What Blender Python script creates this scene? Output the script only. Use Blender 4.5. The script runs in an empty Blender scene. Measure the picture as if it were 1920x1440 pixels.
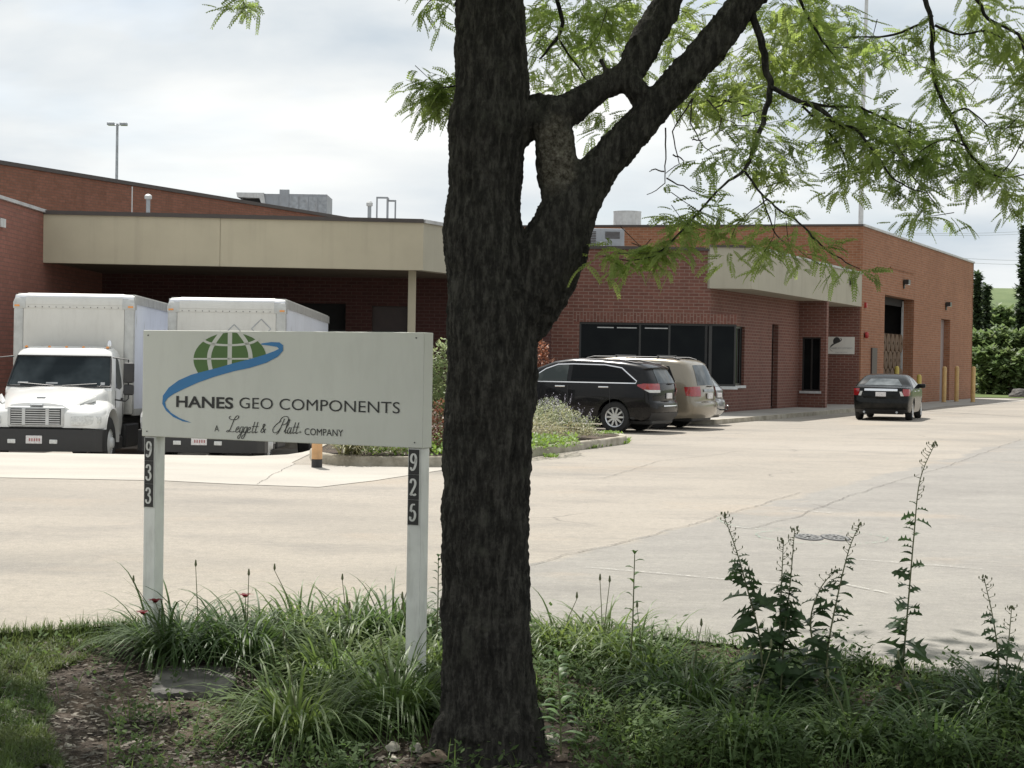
import bpy, bmesh, math, random
from mathutils import Vector, Matrix, noise
random.seed(7)
C = bpy.context.scene
# ------------------------------------------------------------------ camera, sky, sun
H = 1.65; F = 3161.0; PITCH = math.radians(0.83); ROLL = math.radians(0.92)
fw = Vector((0, math.cos(PITCH), -math.sin(PITCH)))
u0 = Vector((0, math.sin(PITCH), math.cos(PITCH))); r0 = Vector((1, 0, 0))
RT = r0*math.cos(ROLL) + u0*math.sin(ROLL); UP = u0*math.cos(ROLL) - r0*math.sin(ROLL)
cd = bpy.data.cameras.new('camera'); cam = bpy.data.objects.new('camera', cd); C.collection.objects.link(cam)
cd.sensor_width = 36; cd.lens = F/1920*36; cd.clip_end = 6000; cd.clip_start = 0.1
m = Matrix((RT, UP, -fw)).transposed().to_4x4(); m.translation = (0, 0, H)
cam.matrix_world = m; C.camera = cam
SUN_EL = math.radians(60); sx, sy = -0.33, 0.944
sd = bpy.data.lights.new('sun', 'SUN'); sd.energy = 3.6; sd.angle = math.radians(0.6); sd.color = (1, 0.955, 0.89)
so = bpy.data.objects.new('sun', sd); C.collection.objects.link(so)
sv = Vector((sx*math.cos(SUN_EL), sy*math.cos(SUN_EL), math.sin(SUN_EL))).normalized()
so.rotation_euler = sv.to_track_quat('Z', 'Y').to_euler()
w = bpy.data.worlds.new('World'); C.world = w; w.use_nodes = True
nt = w.node_tree; nt.nodes.clear()
def wn(t, **k):
    n = nt.nodes.new(t)
    for a, b in k.items(): setattr(n, a, b)
    return n
out = wn('ShaderNodeOutputWorld'); bg = wn('ShaderNodeBackground'); bg.inputs['Strength'].default_value = 0.1
sky = wn('ShaderNodeTexSky', sky_type='NISHITA', sun_disc=False, sun_elevation=SUN_EL, sun_rotation=math.atan2(sx, sy), air_density=1.0, dust_density=2.0)
tc = wn('ShaderNodeTexCoord'); mp = wn('ShaderNodeMapping'); mp.inputs['Scale'].default_value = (1.0, 1.0, 3.4); mp.inputs['Location'].default_value = (0.35, 0.2, 0.25)
nz = wn('ShaderNodeTexNoise'); nz.inputs['Scale'].default_value = 3.3; nz.inputs['Detail'].default_value = 6; nz.inputs['Roughness'].default_value = .5; nz.inputs['Distortion'].default_value = .25
nz2 = wn('ShaderNodeTexNoise'); nz2.inputs['Scale'].default_value = 5.2; nz2.inputs['Detail'].default_value = 4
cr = wn('ShaderNodeValToRGB'); cr.color_ramp.elements[0].position = .36; cr.color_ramp.elements[1].position = .60
cr.color_ramp.elements[0].color = (3.4, 3.8, 4.15, 1); cr.color_ramp.elements[1].color = (5.5, 5.55, 5.45, 1)
cf = wn('ShaderNodeValToRGB'); cf.color_ramp.elements[0].position = .25; cf.color_ramp.elements[0].color = (.62, .62, .62, 1); cf.color_ramp.elements[1].position = .5; cf.color_ramp.elements[1].color = (1, 1, 1, 1)
mx = wn('ShaderNodeMixRGB')
L = nt.links.new
L(tc.outputs['Generated'], mp.inputs[0]); L(mp.outputs[0], nz.inputs[0]); L(mp.outputs[0], nz2.inputs[0])
L(nz.outputs[0], cr.inputs[0]); L(nz2.outputs[0], cf.inputs[0]); L(cf.outputs[0], mx.inputs[0]); L(sky.outputs[0], mx.inputs[1]); L(cr.outputs[0], mx.inputs[2])
L(mx.outputs[0], bg.inputs[0]); L(bg.outputs[0], out.inputs[0])
vs = C.view_settings; vs.view_transform = 'Standard'; vs.look = 'None'; vs.exposure = 0.9; vs.gamma = 1
C.cycles.max_bounces = 8; C.cycles.transparent_max_bounces = 8

# ------------------------------------------------------------------ helpers
def P(px, py, Y):
    d = fw + RT*((px-960)/F) - UP*((py-720)/F)
    return Vector((0, 0, H)) + d*(Y/d.y)
def ss(a, b, x):
    t = min(1, max(0, (x-a)/(b-a))); return t*t*(3-2*t)
def edge_y(x): return 10.6 - .165*(x+.8)**2
def gz(x, y):
    if y < 14:
        d = edge_y(x) - y
        if d > 0: return -.05*min(1, d/.08) - .085*min(d, 4)
        return 0.0
    if y > 26 and x < -3.4:
        k = ss(-3.4, -4.3, x)
        if y < 28.6: z = -.06*(y-26)/2.6
        elif y < 32.2: z = -.06 - .52*(y-28.6)/3.6
        else: z = -.58 - .016*(min(y, 43.5)-32.2)
        return z*k
    return 0.0
def G(px, py):
    Y = 12.0
    for _ in range(40):
        q = P(px, py, Y); z = gz(q.x, q.y)
        d = (q - Vector((0, 0, H)))
        t = (z-H)/d.z; Y = Y + (Y*t - Y)*.6
    return P(px, py, Y)
def empty(name, loc=(0, 0, 0), rz=0):
    o = bpy.data.objects.new(name, None); C.collection.objects.link(o); o.location = loc; o.rotation_euler = (0, 0, rz); o.empty_display_size = .2
    return o
def tag(o, label, cat, group=None):
    o['label'] = label; o['category'] = cat
    if group: o['group'] = group
    return o
def copy_tree(o, parent=None):
    c = o.copy(); C.collection.objects.link(c); c.parent = parent
    for ch in list(o.children): copy_tree(ch, c)
    return c
def root_loc(o):
    v = Vector((0, 0, 0))
    while o: v += o.location; o = o.parent
    return v
class MB:
    def __init__(s): s.v = []; s.f = []; s.uv = None
    def face(s, pts):
        i = len(s.v); s.v += [Vector(p) for p in pts]; s.f.append(list(range(i, i+len(pts)))); return s
    def add(s, vs, fs):
        i = len(s.v); s.v += [Vector(p) for p in vs]; s.f += [[a+i for a in f] for f in fs]; return s
    def box(s, a, b, M=None):
        x0, y0, z0 = a; x1, y1, z1 = b
        vs = [(x0,y0,z0),(x1,y0,z0),(x1,y1,z0),(x0,y1,z0),(x0,y0,z1),(x1,y0,z1),(x1,y1,z1),(x0,y1,z1)]
        if M: vs = [M @ Vector(p) for p in vs]
        return s.add(vs, [(0,3,2,1),(4,5,6,7),(0,1,5,4),(1,2,6,5),(2,3,7,6),(3,0,4,7)])
    def rbox(s, a, b, r=.02, M=None, seg=2):
        bm = bmesh.new(); c = [(a[i]+b[i])/2 for i in range(3)]; d = [abs(b[i]-a[i]) for i in range(3)]
        bmesh.ops.create_cube(bm, size=1, matrix=Matrix.Translation(c) @ Matrix.Diagonal((*d, 1)))
        bmesh.ops.bevel(bm, geom=bm.edges[:], offset=min(r, min(d)*.45), segments=seg, affect='EDGES', profile=.5)
        return s.frombm(bm, M)
    def frombm(s, bm, M=None):
        bm.verts.index_update()
        s.add([(M @ v.co) if M else v.co.copy() for v in bm.verts], [[v.index for v in f.verts] for f in bm.faces]); bm.free(); return s
    def tube(s, pts, rs, n=8, cap=True):
        pts = [Vector(p) for p in pts]
        if not hasattr(rs, '__len__'): rs = [rs]*len(pts)
        rings = []; ref = None
        for i, p in enumerate(pts):
            t = (pts[min(i+1, len(pts)-1)] - pts[max(i-1, 0)])
            if t.length < 1e-9: t = Vector((0, 0, 1))
            t.normalize()
            if ref is None:
                ref = Vector((0, 0, 1)) if abs(t.z) < .8 else Vector((1, 0, 0))
            a = (ref - t*ref.dot(t)); a.normalize(); b = t.cross(a); ref = a
            rings.append([p + (a*math.cos(2*math.pi*k/n) + b*math.sin(2*math.pi*k/n))*rs[i] for k in range(n)])
        vs = [q for r in rings for q in r]; fs = []
        for i in range(len(pts)-1):
            for k in range(n): fs.append((i*n+k, i*n+(k+1) % n, (i+1)*n+(k+1) % n, (i+1)*n+k))
        if cap: fs.append(tuple(range(n-1, -1, -1))); fs.append(tuple((len(pts)-1)*n+k for k in range(n)))
        return s.add(vs, fs)
    def cyl(s, c, r, h, n=16, axis='z', r2=None):
        c = Vector(c); d = {'x': Vector((1,0,0)), 'y': Vector((0,1,0)), 'z': Vector((0,0,1))}[axis]
        return s.tube([c, c+d*h], [r, r if r2 is None else r2], n)
    def lathe(s, c, prof, n=20, axis='z'):   # prof: (radius, along)
        c = Vector(c); ax = {'x': (Vector((1,0,0)), Vector((0,1,0)), Vector((0,0,1))), 'y': (Vector((0,1,0)), Vector((0,0,1)), Vector((1,0,0))), 'z': (Vector((0,0,1)), Vector((1,0,0)), Vector((0,1,0)))}[axis]
        vs = []; fs = []
        for r, h in prof:
            for k in range(n):
                a = 2*math.pi*k/n; vs.append(c + ax[0]*h + (ax[1]*math.cos(a)+ax[2]*math.sin(a))*r)
        for i in range(len(prof)-1):
            for k in range(n): fs.append((i*n+k, i*n+(k+1) % n, (i+1)*n+(k+1) % n, (i+1)*n+k))
        return s.add(vs, fs)
    def prism(s, poly, z0, z1):
        n = len(poly); vs = [(p[0], p[1], z0) for p in poly] + [(p[0], p[1], z1) for p in poly]
        fs = [tuple(range(n-1, -1, -1)), tuple(range(n, 2*n))] + [(i, (i+1) % n, n+(i+1) % n, n+i) for i in range(n)]
        return s.add(vs, fs)
    def strip(s, pts, w, up=Vector((0, 0, 1))):
        pts = [Vector(p) for p in pts]; vs = []
        for i, p in enumerate(pts):
            t = pts[min(i+1, len(pts)-1)] - pts[max(i-1, 0)]; sd_ = t.cross(up)
            if sd_.length < 1e-9: sd_ = Vector((1, 0, 0))
            sd_.normalize(); ww = w[i] if hasattr(w, '__len__') else w
            vs += [p - sd_*ww/2, p + sd_*ww/2]
        return s.add(vs, [(2*i, 2*i+1, 2*i+3, 2*i+2) for i in range(len(pts)-1)])
    def build(s, name, mat, parent=None, smooth=None, world=False, fix=True):
        off = root_loc(parent) if (world and parent) else Vector((0, 0, 0))
        me = bpy.data.meshes.new(name); me.from_pydata([v-off for v in s.v], [], s.f)
        if fix and len(s.f) < 60000:
            bm = bmesh.new(); bm.from_mesh(me); bmesh.ops.remove_doubles(bm, verts=bm.verts, dist=1e-5)
            if fix != 'nonormal': bmesh.ops.recalc_face_normals(bm, faces=bm.faces)
            if smooth:
                a = math.radians(smooth)
                for f in bm.faces: f.smooth = True
                for e in bm.edges:
                    if len(e.link_faces) == 2 and e.calc_face_angle(0) > a: e.smooth = False
            bm.to_mesh(me); bm.free()
        elif smooth:
            for p in me.polygons: p.use_smooth = True
        uvl = me.uv_layers.new(name='UVMap')
        dat = [0.0]*(2*len(me.loops))
        for p in me.polygons:
            n = p.normal
            if abs(n.z) > .75: T = None
            else:
                T = Vector((-n.y, n.x, 0)); T.normalize()
                if abs(T.x) >= abs(T.y)*.2 and T.x < 0: T = -T
                elif abs(T.x) < abs(T.y)*.2 and T.y < 0: T = -T
            for li in p.loop_indices:
                c = me.vertices[me.loops[li].vertex_index].co + off
                if T is None: dat[2*li] = c.x; dat[2*li+1] = c.y
                else: dat[2*li] = c.dot(T); dat[2*li+1] = c.z
        uvl.data.foreach_set('uv', dat)
        o = bpy.data.objects.new(name, me); C.collection.objects.link(o)
        if parent: o.parent = parent
        for mm in (mat if isinstance(mat, (list, tuple)) else [mat]): me.materials.append(mm)
        return o
def struct(name, mb, mat, **k):
    o = mb.build(name, mat, **k); o['kind'] = 'structure'; return o
def stuff(o, label=None, cat=None):
    o['kind'] = 'stuff'
    if label: o['label'] = label
    if cat: o['category'] = cat
    return o

# ------------------------------------------------------------------ materials
class NT:
    def __init__(s, name):
        s.m = bpy.data.materials.new(name); s.m.use_nodes = True; s.t = s.m.node_tree; s.b = s.t.nodes['Principled BSDF']; s.o = s.t.nodes['Material Output']
    def n(s, t, ins=None, **k):
        x = s.t.nodes.new(t)
        for a, b in k.items(): setattr(x, a, b)
        for a, b in (ins or {}).items():
            if isinstance(b, bpy.types.NodeSocket): s.t.links.new(b, x.inputs[a])
            else: x.inputs[a].default_value = b
        return x
    def l(s, a, b): s.t.links.new(a, b)
    def pos(s, scale=(1, 1, 1), uv=False, obj=False):
        g = s.n('ShaderNodeTexCoord') if (uv or obj) else s.n('ShaderNodeNewGeometry')
        src = g.outputs['UV'] if uv else (g.outputs['Object'] if obj else g.outputs['Position'])
        return s.n('ShaderNodeMapping', {'Vector': src, 'Scale': scale}).outputs[0]
    def noise(s, vec, sc, det=4, ro=.55): return s.n('ShaderNodeTexNoise', {'Vector': vec, 'Scale': sc, 'Detail': det, 'Roughness': ro}).outputs[0]
    def ramp(s, fac, stops):
        r = s.n('ShaderNodeValToRGB', {'Fac': fac}); e = r.color_ramp.elements
        while len(e) < len(stops): e.new(.5)
        for i, (p, c) in enumerate(stops): e[i].position = p; e[i].color = (c, c, c, 1) if not hasattr(c, '__len__') else (*c, 1)
        return r.outputs[0]
    def mix(s, f, a, b, mode='MIX'):
        x = s.n('ShaderNodeMixRGB', blend_type=mode)
        for i, v in enumerate((f, a, b)):
            if isinstance(v, bpy.types.NodeSocket): s.l(v, x.inputs[i])
            else: x.inputs[i].default_value = v if i == 0 else ((v, v, v, 1) if not hasattr(v, '__len__') else (*v, 1))
        return x.outputs[0]
    def bump(s, h, d=.01, st=.5):
        b = s.n('ShaderNodeBump', {'Height': h, 'Distance': d, 'Strength': st}); s.l(b.outputs[0], s.b.inputs['Normal'])
    def col(s, c):
        if isinstance(c, bpy.types.NodeSocket): s.l(c, s.b.inputs['Base Color'])
        else: s.b.inputs['Base Color'].default_value = (*c, 1)
    def set(s, rough=.6, metal=0, spec=.5, coat=0):
        s.b.inputs['Roughness'].default_value = rough; s.b.inputs['Metallic'].default_value = metal
        s.b.inputs['Specular IOR Level'].default_value = spec; s.b.inputs['Coat Weight'].default_value = coat; s.b.inputs['Coat Roughness'].default_value = .03
        return s
def simple(name, c, rough=.6, metal=0, spec=.5, coat=0, var=.12, sc=6, dirt=0, dirtc=(.18, .15, .12)):
    t = NT(name); p = t.pos(obj=True); f = t.noise(p, sc, 5)
    lo = tuple(x*(1-var) for x in c); hi = tuple(min(1, x*(1+var)) for x in c)
    cc = t.ramp(f, [(.3, lo), (.7, hi)])
    if dirt:
        p2 = t.pos((1, 1, .25), obj=True)
        d = t.ramp(t.noise(p2, 9, 7, .65), [(.5, 0), (.72, dirt)]); cc = t.mix(d, cc, dirtc)
    t.col(cc); t.set(rough, metal, spec, coat); return t.m
def brick(name, c1, c2, mortar, soldier=False, bw=.305, bh=.1016, dark=None):
    t = NT(name); p = t.pos((1/bh if soldier else 1, 1, 1), uv=True) if False else t.pos((1, 1, 1), uv=True)
    if soldier:
        sp = t.n('ShaderNodeSeparateXYZ', {0: p}); cb = t.n('ShaderNodeCombineXYZ', {0: sp.outputs[1], 1: sp.outputs[0]}); p = cb.outputs[0]
    b = t.n('ShaderNodeTexBrick', {'Vector': p, 'Color1': (*c1, 1), 'Color2': (*c2, 1), 'Mortar': (*mortar, 1), 'Scale': 1.0, 'Mortar Size': .011, 'Mortar Smooth': .25, 'Bias': -.1, 'Brick Width': bw, 'Row Height': bh})
    g = t.pos(); n1 = t.noise(g, .35, 4); n2 = t.noise(g, 9, 5, .7)
    c = t.mix(t.ramp(n1, [(.3, .0), (.75, .35)]), b.outputs[0], tuple(x*.55 for x in c1))
    c = t.mix(t.ramp(n2, [(.35, 0), (.8, .3)]), c, tuple(min(1, x*1.5+.02) for x in c2))
    st = t.ramp(t.noise(t.pos((1, 1, .12)), 1.6, 6, .6), [(.55, 0), (.75, .3)]); c = t.mix(st, c, tuple(x*.5 for x in c1))
    t.col(c); t.set(.85, spec=.25)
    t.bump(t.mix(.25, t.n('ShaderNodeInvert', {'Color': b.outputs['Fac']}).outputs[0], n2), .006, .7)
    return t.m
M = {}
M['brick_orange'] = brick('brick_orange', (.235, .098, .052), (.315, .140, .078), (.30, .23, .165))
M['brick_red'] = brick('brick_red', (.137, .060, .047), (.185, .080, .060), (.27, .205, .17))
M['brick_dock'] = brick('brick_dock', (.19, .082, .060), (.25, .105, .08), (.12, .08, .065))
M['brick_canopy_shade'] = brick('brick_canopy_shade', (.062, .025, .022), (.085, .034, .030), (.11, .075, .065))  # dock wall brick, its colour darkened to carry the shade under the canopy
M['brick_soldier'] = brick('brick_soldier', (.137, .060, .047), (.185, .080, .060), (.27, .205, .17), soldier=True)
M['brick_ware'] = brick('brick_ware', (.19, .085, .055), (.25, .11, .075), (.12, .09, .07))
def stucco(name, c):
    t = NT(name); g = t.pos(); n = t.noise(g, 1.2, 5); n2 = t.noise(g, 60, 3)
    cc = t.ramp(n, [(.3, tuple(x*.9 for x in c)), (.7, c)])
    st = t.ramp(t.noise(t.pos((1, 1, .06)), 3.5, 6, .6), [(.52, 0), (.72, .28)]); cc = t.mix(st, cc, tuple(x*.6 for x in c))
    t.col(cc); t.set(.8, spec=.3); t.bump(n2, .004, .4); return t.m
M['beige'] = stucco('beige_stucco', (.44, .395, .295))
M['beige2'] = stucco('grey_beige_stucco', (.40, .375, .30))
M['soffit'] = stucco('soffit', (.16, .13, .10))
M['coping_dark'] = simple('coping_dark', (.05, .04, .036), .5, sc=3)
M['coping_grey'] = simple('coping_grey', (.42, .42, .42), .45, .3, sc=3, var=.2)
M['roof'] = simple('roof_membrane', (.20, .19, .18), .9)
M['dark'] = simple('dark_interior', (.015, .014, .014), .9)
M['steel'] = simple('galvanised_steel', (.33, .35, .37), .45, .5, var=.2, dirt=.3)
M['hvac'] = simple('hvac_paint', (.30, .32, .345), .5, .1, var=.12, sc=2, dirt=.35)
M['lightgrey'] = simple('light_grey_metal', (.52, .53, .53), .5, .1, dirt=.3)
M['frame'] = simple('black_frame', (.02, .02, .02), .35)
M['door_brown'] = simple('door_brown', (.045, .028, .026), .5)
M['door_grey'] = simple('door_grey', (.26, .21, .20), .5)
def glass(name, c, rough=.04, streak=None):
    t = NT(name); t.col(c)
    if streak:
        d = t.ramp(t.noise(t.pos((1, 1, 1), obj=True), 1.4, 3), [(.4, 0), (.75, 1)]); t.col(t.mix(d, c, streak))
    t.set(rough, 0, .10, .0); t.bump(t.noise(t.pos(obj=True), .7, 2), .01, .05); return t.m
M['glass'] = glass('window_glass', (.004, .005, .006), .05, (.008, .010, .010))
M['blind'] = simple('blinds', (.055, .065, .062), .6)
M['carglass'] = glass('car_glass', (.006, .007, .008), .03)
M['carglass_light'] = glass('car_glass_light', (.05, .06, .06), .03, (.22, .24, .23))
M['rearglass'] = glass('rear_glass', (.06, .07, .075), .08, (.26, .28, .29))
M['truckglass'] = glass('truck_glass', (.012, .017, .02), .06, (.05, .062, .068))
def paint(name, c, metal=0, rough=.25, dirt=0, coat=.8):
    t = NT(name); p = t.pos(obj=True); f = t.noise(p, 2.5, 6)
    cc = t.ramp(f, [(.3, tuple(x*.93 for x in c)), (.7, c)])
    if dirt:
        sp = t.n('ShaderNodeSeparateXYZ', {0: p}); hgt = t.ramp(sp.outputs[2], [(.25, 1), (.9, .0)])
        d = t.mix(1, hgt, t.ramp(t.noise(p, 5, 7, .7), [(.35, 0), (.7, dirt)]), 'MULTIPLY'); cc = t.mix(d, cc, (.22, .19, .16))
    t.col(cc); t.set(rough, metal, coat*.5, coat); return t.m
M['black_paint'] = paint('black_paint', (.004, .004, .005), 0, .25, .12, .3)
M['sedan_paint'] = paint('sedan_paint', (.006, .007, .007), .0, .25, .12, .2)
M['gold_paint'] = paint('gold_paint', (.23, .20, .15), .4, .33, .35)
M['grey_paint'] = paint('grey_paint', (.27, .28, .29), .4, .3, .3)
M['white_paint'] = paint('white_paint', (.72, .72, .70), 0, .3, .25)
M['chrome'] = simple('chrome', (.75, .75, .76), .15, 1, var=.03)
M['alu'] = simple('alloy', (.60, .61, .62), .3, .8, var=.05)
M['plastic'] = simple('black_plastic', (.022, .022, .023), .55)
M['rubber'] = simple('tyre_rubber', (.018, .018, .018), .85)
M['redlens'] = simple('red_lens', (.27, .010, .012), .15, coat=1, var=.25, sc=20)
M['clearlens'] = simple('clear_lens', (.55, .56, .55), .15, coat=1, var=.2, sc=25)
M['amberlens'] = simple('amber_lens', (.75, .28, .04), .2, coat=1)
M['plate'] = simple('number_plate', (.62, .60, .60), .5, var=.2, sc=30)
M['plate_ink'] = simple('plate_ink', (.35, .12, .12), .6)
M['plate_blue'] = simple('plate_blue', (.10, .13, .22), .6)
M['boxwhite'] = simple('box_fibreglass', (.60, .59, .555), .45, var=.05, sc=1.5, dirt=.10)
M['boxside'] = simple('box_side_panel', (.70, .73, .80), .4, var=.05, sc=1.5, dirt=.12)
M['boxrail'] = simple('box_rail', (.48, .48, .46), .4, .3, var=.12, dirt=.4)
M['grate'] = simple('iron_grate', (.13, .13, .125), .5, .2, var=.15)
def ground_mats():
    t = NT('asphalt'); g = t.pos()
    big = t.noise(t.pos((.08, .13, 1)), 1.3, 5, .6); fine = t.noise(g, 55, 4, .7); mid = t.noise(t.pos((.7, 1.0, 1)), 1.1, 7, .7)
    c = t.ramp(big, [(.36, (.25, .23, .20)), (.50, (.315, .285, .243)), (.68, (.345, .313, .27))])
    # grey surfacing on the near right side of the long seam
    a = G(993, 1060); b = G(1915, 824); d = (b-a); nrm = Vector((-d.y, d.x, 0)).normalized()
    sp = t.n('ShaderNodeSeparateXYZ', {0: g})
    def lin(nx, ny, c0):
        m1 = t.n('ShaderNodeMath', {0: sp.outputs[0], 1: nx}, operation='MULTIPLY'); m2 = t.n('ShaderNodeMath', {0: sp.outputs[1], 1: ny}, operation='MULTIPLY_ADD'); t.l(m1.outputs[0], m2.inputs[2])
        return t.n('ShaderNodeMath', {0: m2.outputs[0], 1: c0}, operation='ADD').outputs[0]
    ln = lin(-nrm.x, -nrm.y, nrm.dot(a))
    lnn = t.n('ShaderNodeMath', {0: t.noise(g, .8, 4), 1: .9, 2: ln}, operation='MULTIPLY_ADD').outputs[0]
    grey = t.ramp(mid, [(.3, (.22, .21, .195)), (.6, (.272, .26, .237)), (.8, (.31, .285, .25))])
    c = t.mix(t.ramp(lnn, [(.40, 0), (.52, 1)]), c, grey)
    # greyer band of older paving further out on the left and by the kerb
    a2 = G(0, 1000); b2 = G(830, 960); d2 = b2-a2; n2 = Vector((-d2.y, d2.x, 0)).normalized()
    l2 = lin(n2.x, n2.y, -n2.dot(a2)); l2 = t.n('ShaderNodeMath', {0: t.noise(t.pos((.4, 1, 1)), .5, 5), 1: 4.5, 2: l2}, operation='MULTIPLY_ADD').outputs[0]
    c = t.mix(t.ramp(l2, [(.20, 0), (.65, .8)]), c, t.ramp(mid, [(.3, (.27, .255, .235)), (.7, (.36, .335, .30))])) if False else c
    stain = t.ramp(t.noise(t.pos((.5, .8, 1)), .8, 7, .72), [(.50, 0), (.70, .6)]); c = t.mix(stain, c, (.17, .162, .152))
    tan = t.ramp(t.noise(t.pos((.4, .5, 1)), .6, 5, .65), [(.56, 0), (.68, .6)]); c = t.mix(tan, c, (.34, .285, .225))
    c = t.mix(t.ramp(fine, [(.35, .45), (.58, 0)]), c, (.13, .12, .11))
    c = t.mix(t.ramp(t.noise(g, 90, 2), [(.64, 0), (.72, .5)]), c, (.55, .52, .46))
    cracks = t.n('ShaderNodeTexVoronoi', {'Vector': t.mix(.14, t.pos((.22, .42, 1)), t.n('ShaderNodeTexNoise', {'Vector': g, 'Scale': .9, 'Detail': 6}).outputs[1], 'ADD'), 'Scale': .8}, feature='DISTANCE_TO_EDGE')
    ck = t.ramp(cracks.outputs[0], [(.0, .75), (.0045, 0)]); gate = t.ramp(t.noise(g, .22, 2), [(.5, 0), (.6, 1)])
    c = t.mix(t.mix(1, ck, gate, 'MULTIPLY'), c, (.12, .11, .10))
    gr_ = t.noise(g, 11, 7, .75); c = t.mix(t.ramp(gr_, [(.32, .38), (.52, 0)]), c, (.14, .132, .12)); c = t.mix(t.ramp(gr_, [(.56, 0), (.76, .45)]), c, (.42, .385, .33))
    t.col(c); t.set(.9, spec=.2); t.bump(fine, .006, .5); M['asphalt'] = t.m
    t = NT('concrete_slab'); g = t.pos(); c = t.ramp(t.noise(t.pos((.4, 1, 1)), .7, 6), [(.3, (.33, .31, .28)), (.6, (.40, .378, .335))])
    c = t.mix(t.ramp(t.noise(g, 30, 4, .7), [(.4, .22), (.6, 0)]), c, (.25, .23, .2))
    c = t.mix(t.ramp(t.noise(t.pos((.3, .8, 1)), 1.5, 6, .7), [(.55, 0), (.75, .4)]), c, (.30, .27, .23)); t.col(c); t.set(.9, spec=.2); t.bump(t.noise(g, 60, 3), .004, .4); M['concrete'] = t.m
    t = NT('sidewalk'); g = t.pos(); c = t.ramp(t.noise(t.pos(), .9, 6), [(.3, (.26, .245, .22)), (.7, (.36, .34, .31))]); t.col(c); t.set(.9, spec=.2); t.bump(t.noise(g, 40, 3), .004, .4); M['sidewalk'] = t.m
    t = NT('kerb'); g = t.pos(); c = t.ramp(t.noise(g, 3, 7, .65), [(.3, (.20, .18, .14)), (.55, (.36, .33, .27)), (.75, (.44, .41, .35))]); t.col(c); t.set(.9, spec=.2); t.bump(t.noise(g, 25, 4), .01, .6); M['kerb'] = t.m
    t = NT('soil'); g = t.pos(); a = t.noise(g, 28, 6, .75); b = t.noise(g, 2.0, 4)
    c = t.ramp(a, [(.33, (.022, .018, .015)), (.5, (.062, .05, .042)), (.62, (.12, .10, .085)), (.74, (.30, .26, .22))])
    c = t.mix(t.ramp(b, [(.45, 0), (.62, .45)]), c, (.15, .115, .085)); t.col(c); t.set(.95, spec=.15); t.bump(a, .03, .9); M['soil'] = t.m
    t = NT('far_ground'); g = t.pos(); c = t.ramp(t.noise(g, .15, 6), [(.35, (.06, .09, .03)), (.65, (.12, .15, .055))]); t.col(c); t.set(.95, spec=.1); M['farground'] = t.m
    t = NT('hill_grass'); g = t.pos(); c = t.ramp(t.noise(g, .06, 7, .6), [(.35, (.09, .125, .06)), (.65, (.15, .185, .09))]); t.col(c); t.set(.95, spec=.1); M['hill'] = t.m
ground_mats()
def leafmat(name, c, tr=.45, var=.35, sc=9, hue=None, rough=.5):
    t = NT(name); g = t.pos(); f = t.noise(g, sc, 3); f2 = t.noise(g, 1.4, 2)
    lo = tuple(x*(1-var) for x in c); hi = tuple(min(1, x*(1+var)) for x in c)
    cc = t.ramp(f, [(.3, lo), (.7, hi)])
    if hue: cc = t.mix(t.ramp(f2, [(.4, 0), (.68, .8)]), cc, hue)
    t.col(cc); t.set(rough, spec=.25)
    tl = t.n('ShaderNodeBsdfTranslucent'); hs = t.n('ShaderNodeHueSaturation', {'Color': cc, 'Value': 1.5, 'Saturation': 1.1, 'Hue': .49}); t.l(hs.outputs[0], tl.inputs[0])
    ms = t.n('ShaderNodeMixShader', {0: tr}); t.l(t.b.outputs[0], ms.inputs[1]); t.l(tl.outputs[0], ms.inputs[2]); t.l(ms.outputs[0], t.o.inputs[0])
    return t.m
M['locust'] = leafmat('locust_leaf', (.18, .245, .08), .62, .45, 5, (.27, .33, .11), .6)
M['lily'] = leafmat('lily_leaf', (.092, .145, .048), .4, .4, 14, (.145, .19, .062), .45)
M['lily_dark'] = leafmat('dark_lily_leaf', (.055, .095, .033), .35, .4, 14, (.085, .13, .042), .45)
M['weed'] = leafmat('weed_leaf', (.048, .082, .036), .3, .3, 20, None, .45)
M['milk'] = leafmat('broad_leaf', (.12, .20, .07), .35, .3, 14, None, .4)
M['cover'] = leafmat('groundcover_leaf', (.064, .105, .038), .38, .45, 10, (.10, .15, .05), .75)
M['grass'] = leafmat('lawn_grass', (.07, .11, .035), .35, .4, 6, (.12, .15, .055))
M['palegrass'] = leafmat('pale_plant', (.24, .24, .13), .35, .3, 8, (.30, .27, .17))
M['lavender'] = leafmat('lavender_bloom', (.20, .19, .23), .3, .3, 8)
M['sage'] = leafmat('sage_leaf', (.20, .24, .14), .35, .35, 5, (.26, .26, .14))
M['greenlow'] = leafmat('low_green', (.14, .22, .05), .35, .35, 8)
M['variegated'] = leafmat('variegated_leaf', (.24, .28, .15), .35, .5, 14, (.12, .19, .07))
M['redleaf'] = leafmat('red_leaf', (.16, .075, .05), .35, .4, 12, (.10, .10, .05))
M['brownleaf'] = leafmat('brown_leaf', (.30, .15, .09), .35, .4, 12)
M['treeleaf'] = leafmat('far_tree_leaf', (.105, .155, .065), .42, .45, .5, (.16, .205, .09))
M['conifer'] = leafmat('conifer_leaf', (.055, .080, .042), .35, .35, 1)
M['dryred'] = leafmat('bloom_red', (.16, .008, .012), .3, .3, 20)
M['stalk'] = simple('stalk', (.12, .13, .06), .7)
M['wood'] = simple('twig_bark', (.035, .028, .022), .9, sc=20, var=.4)
TYB = 8.03
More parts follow.
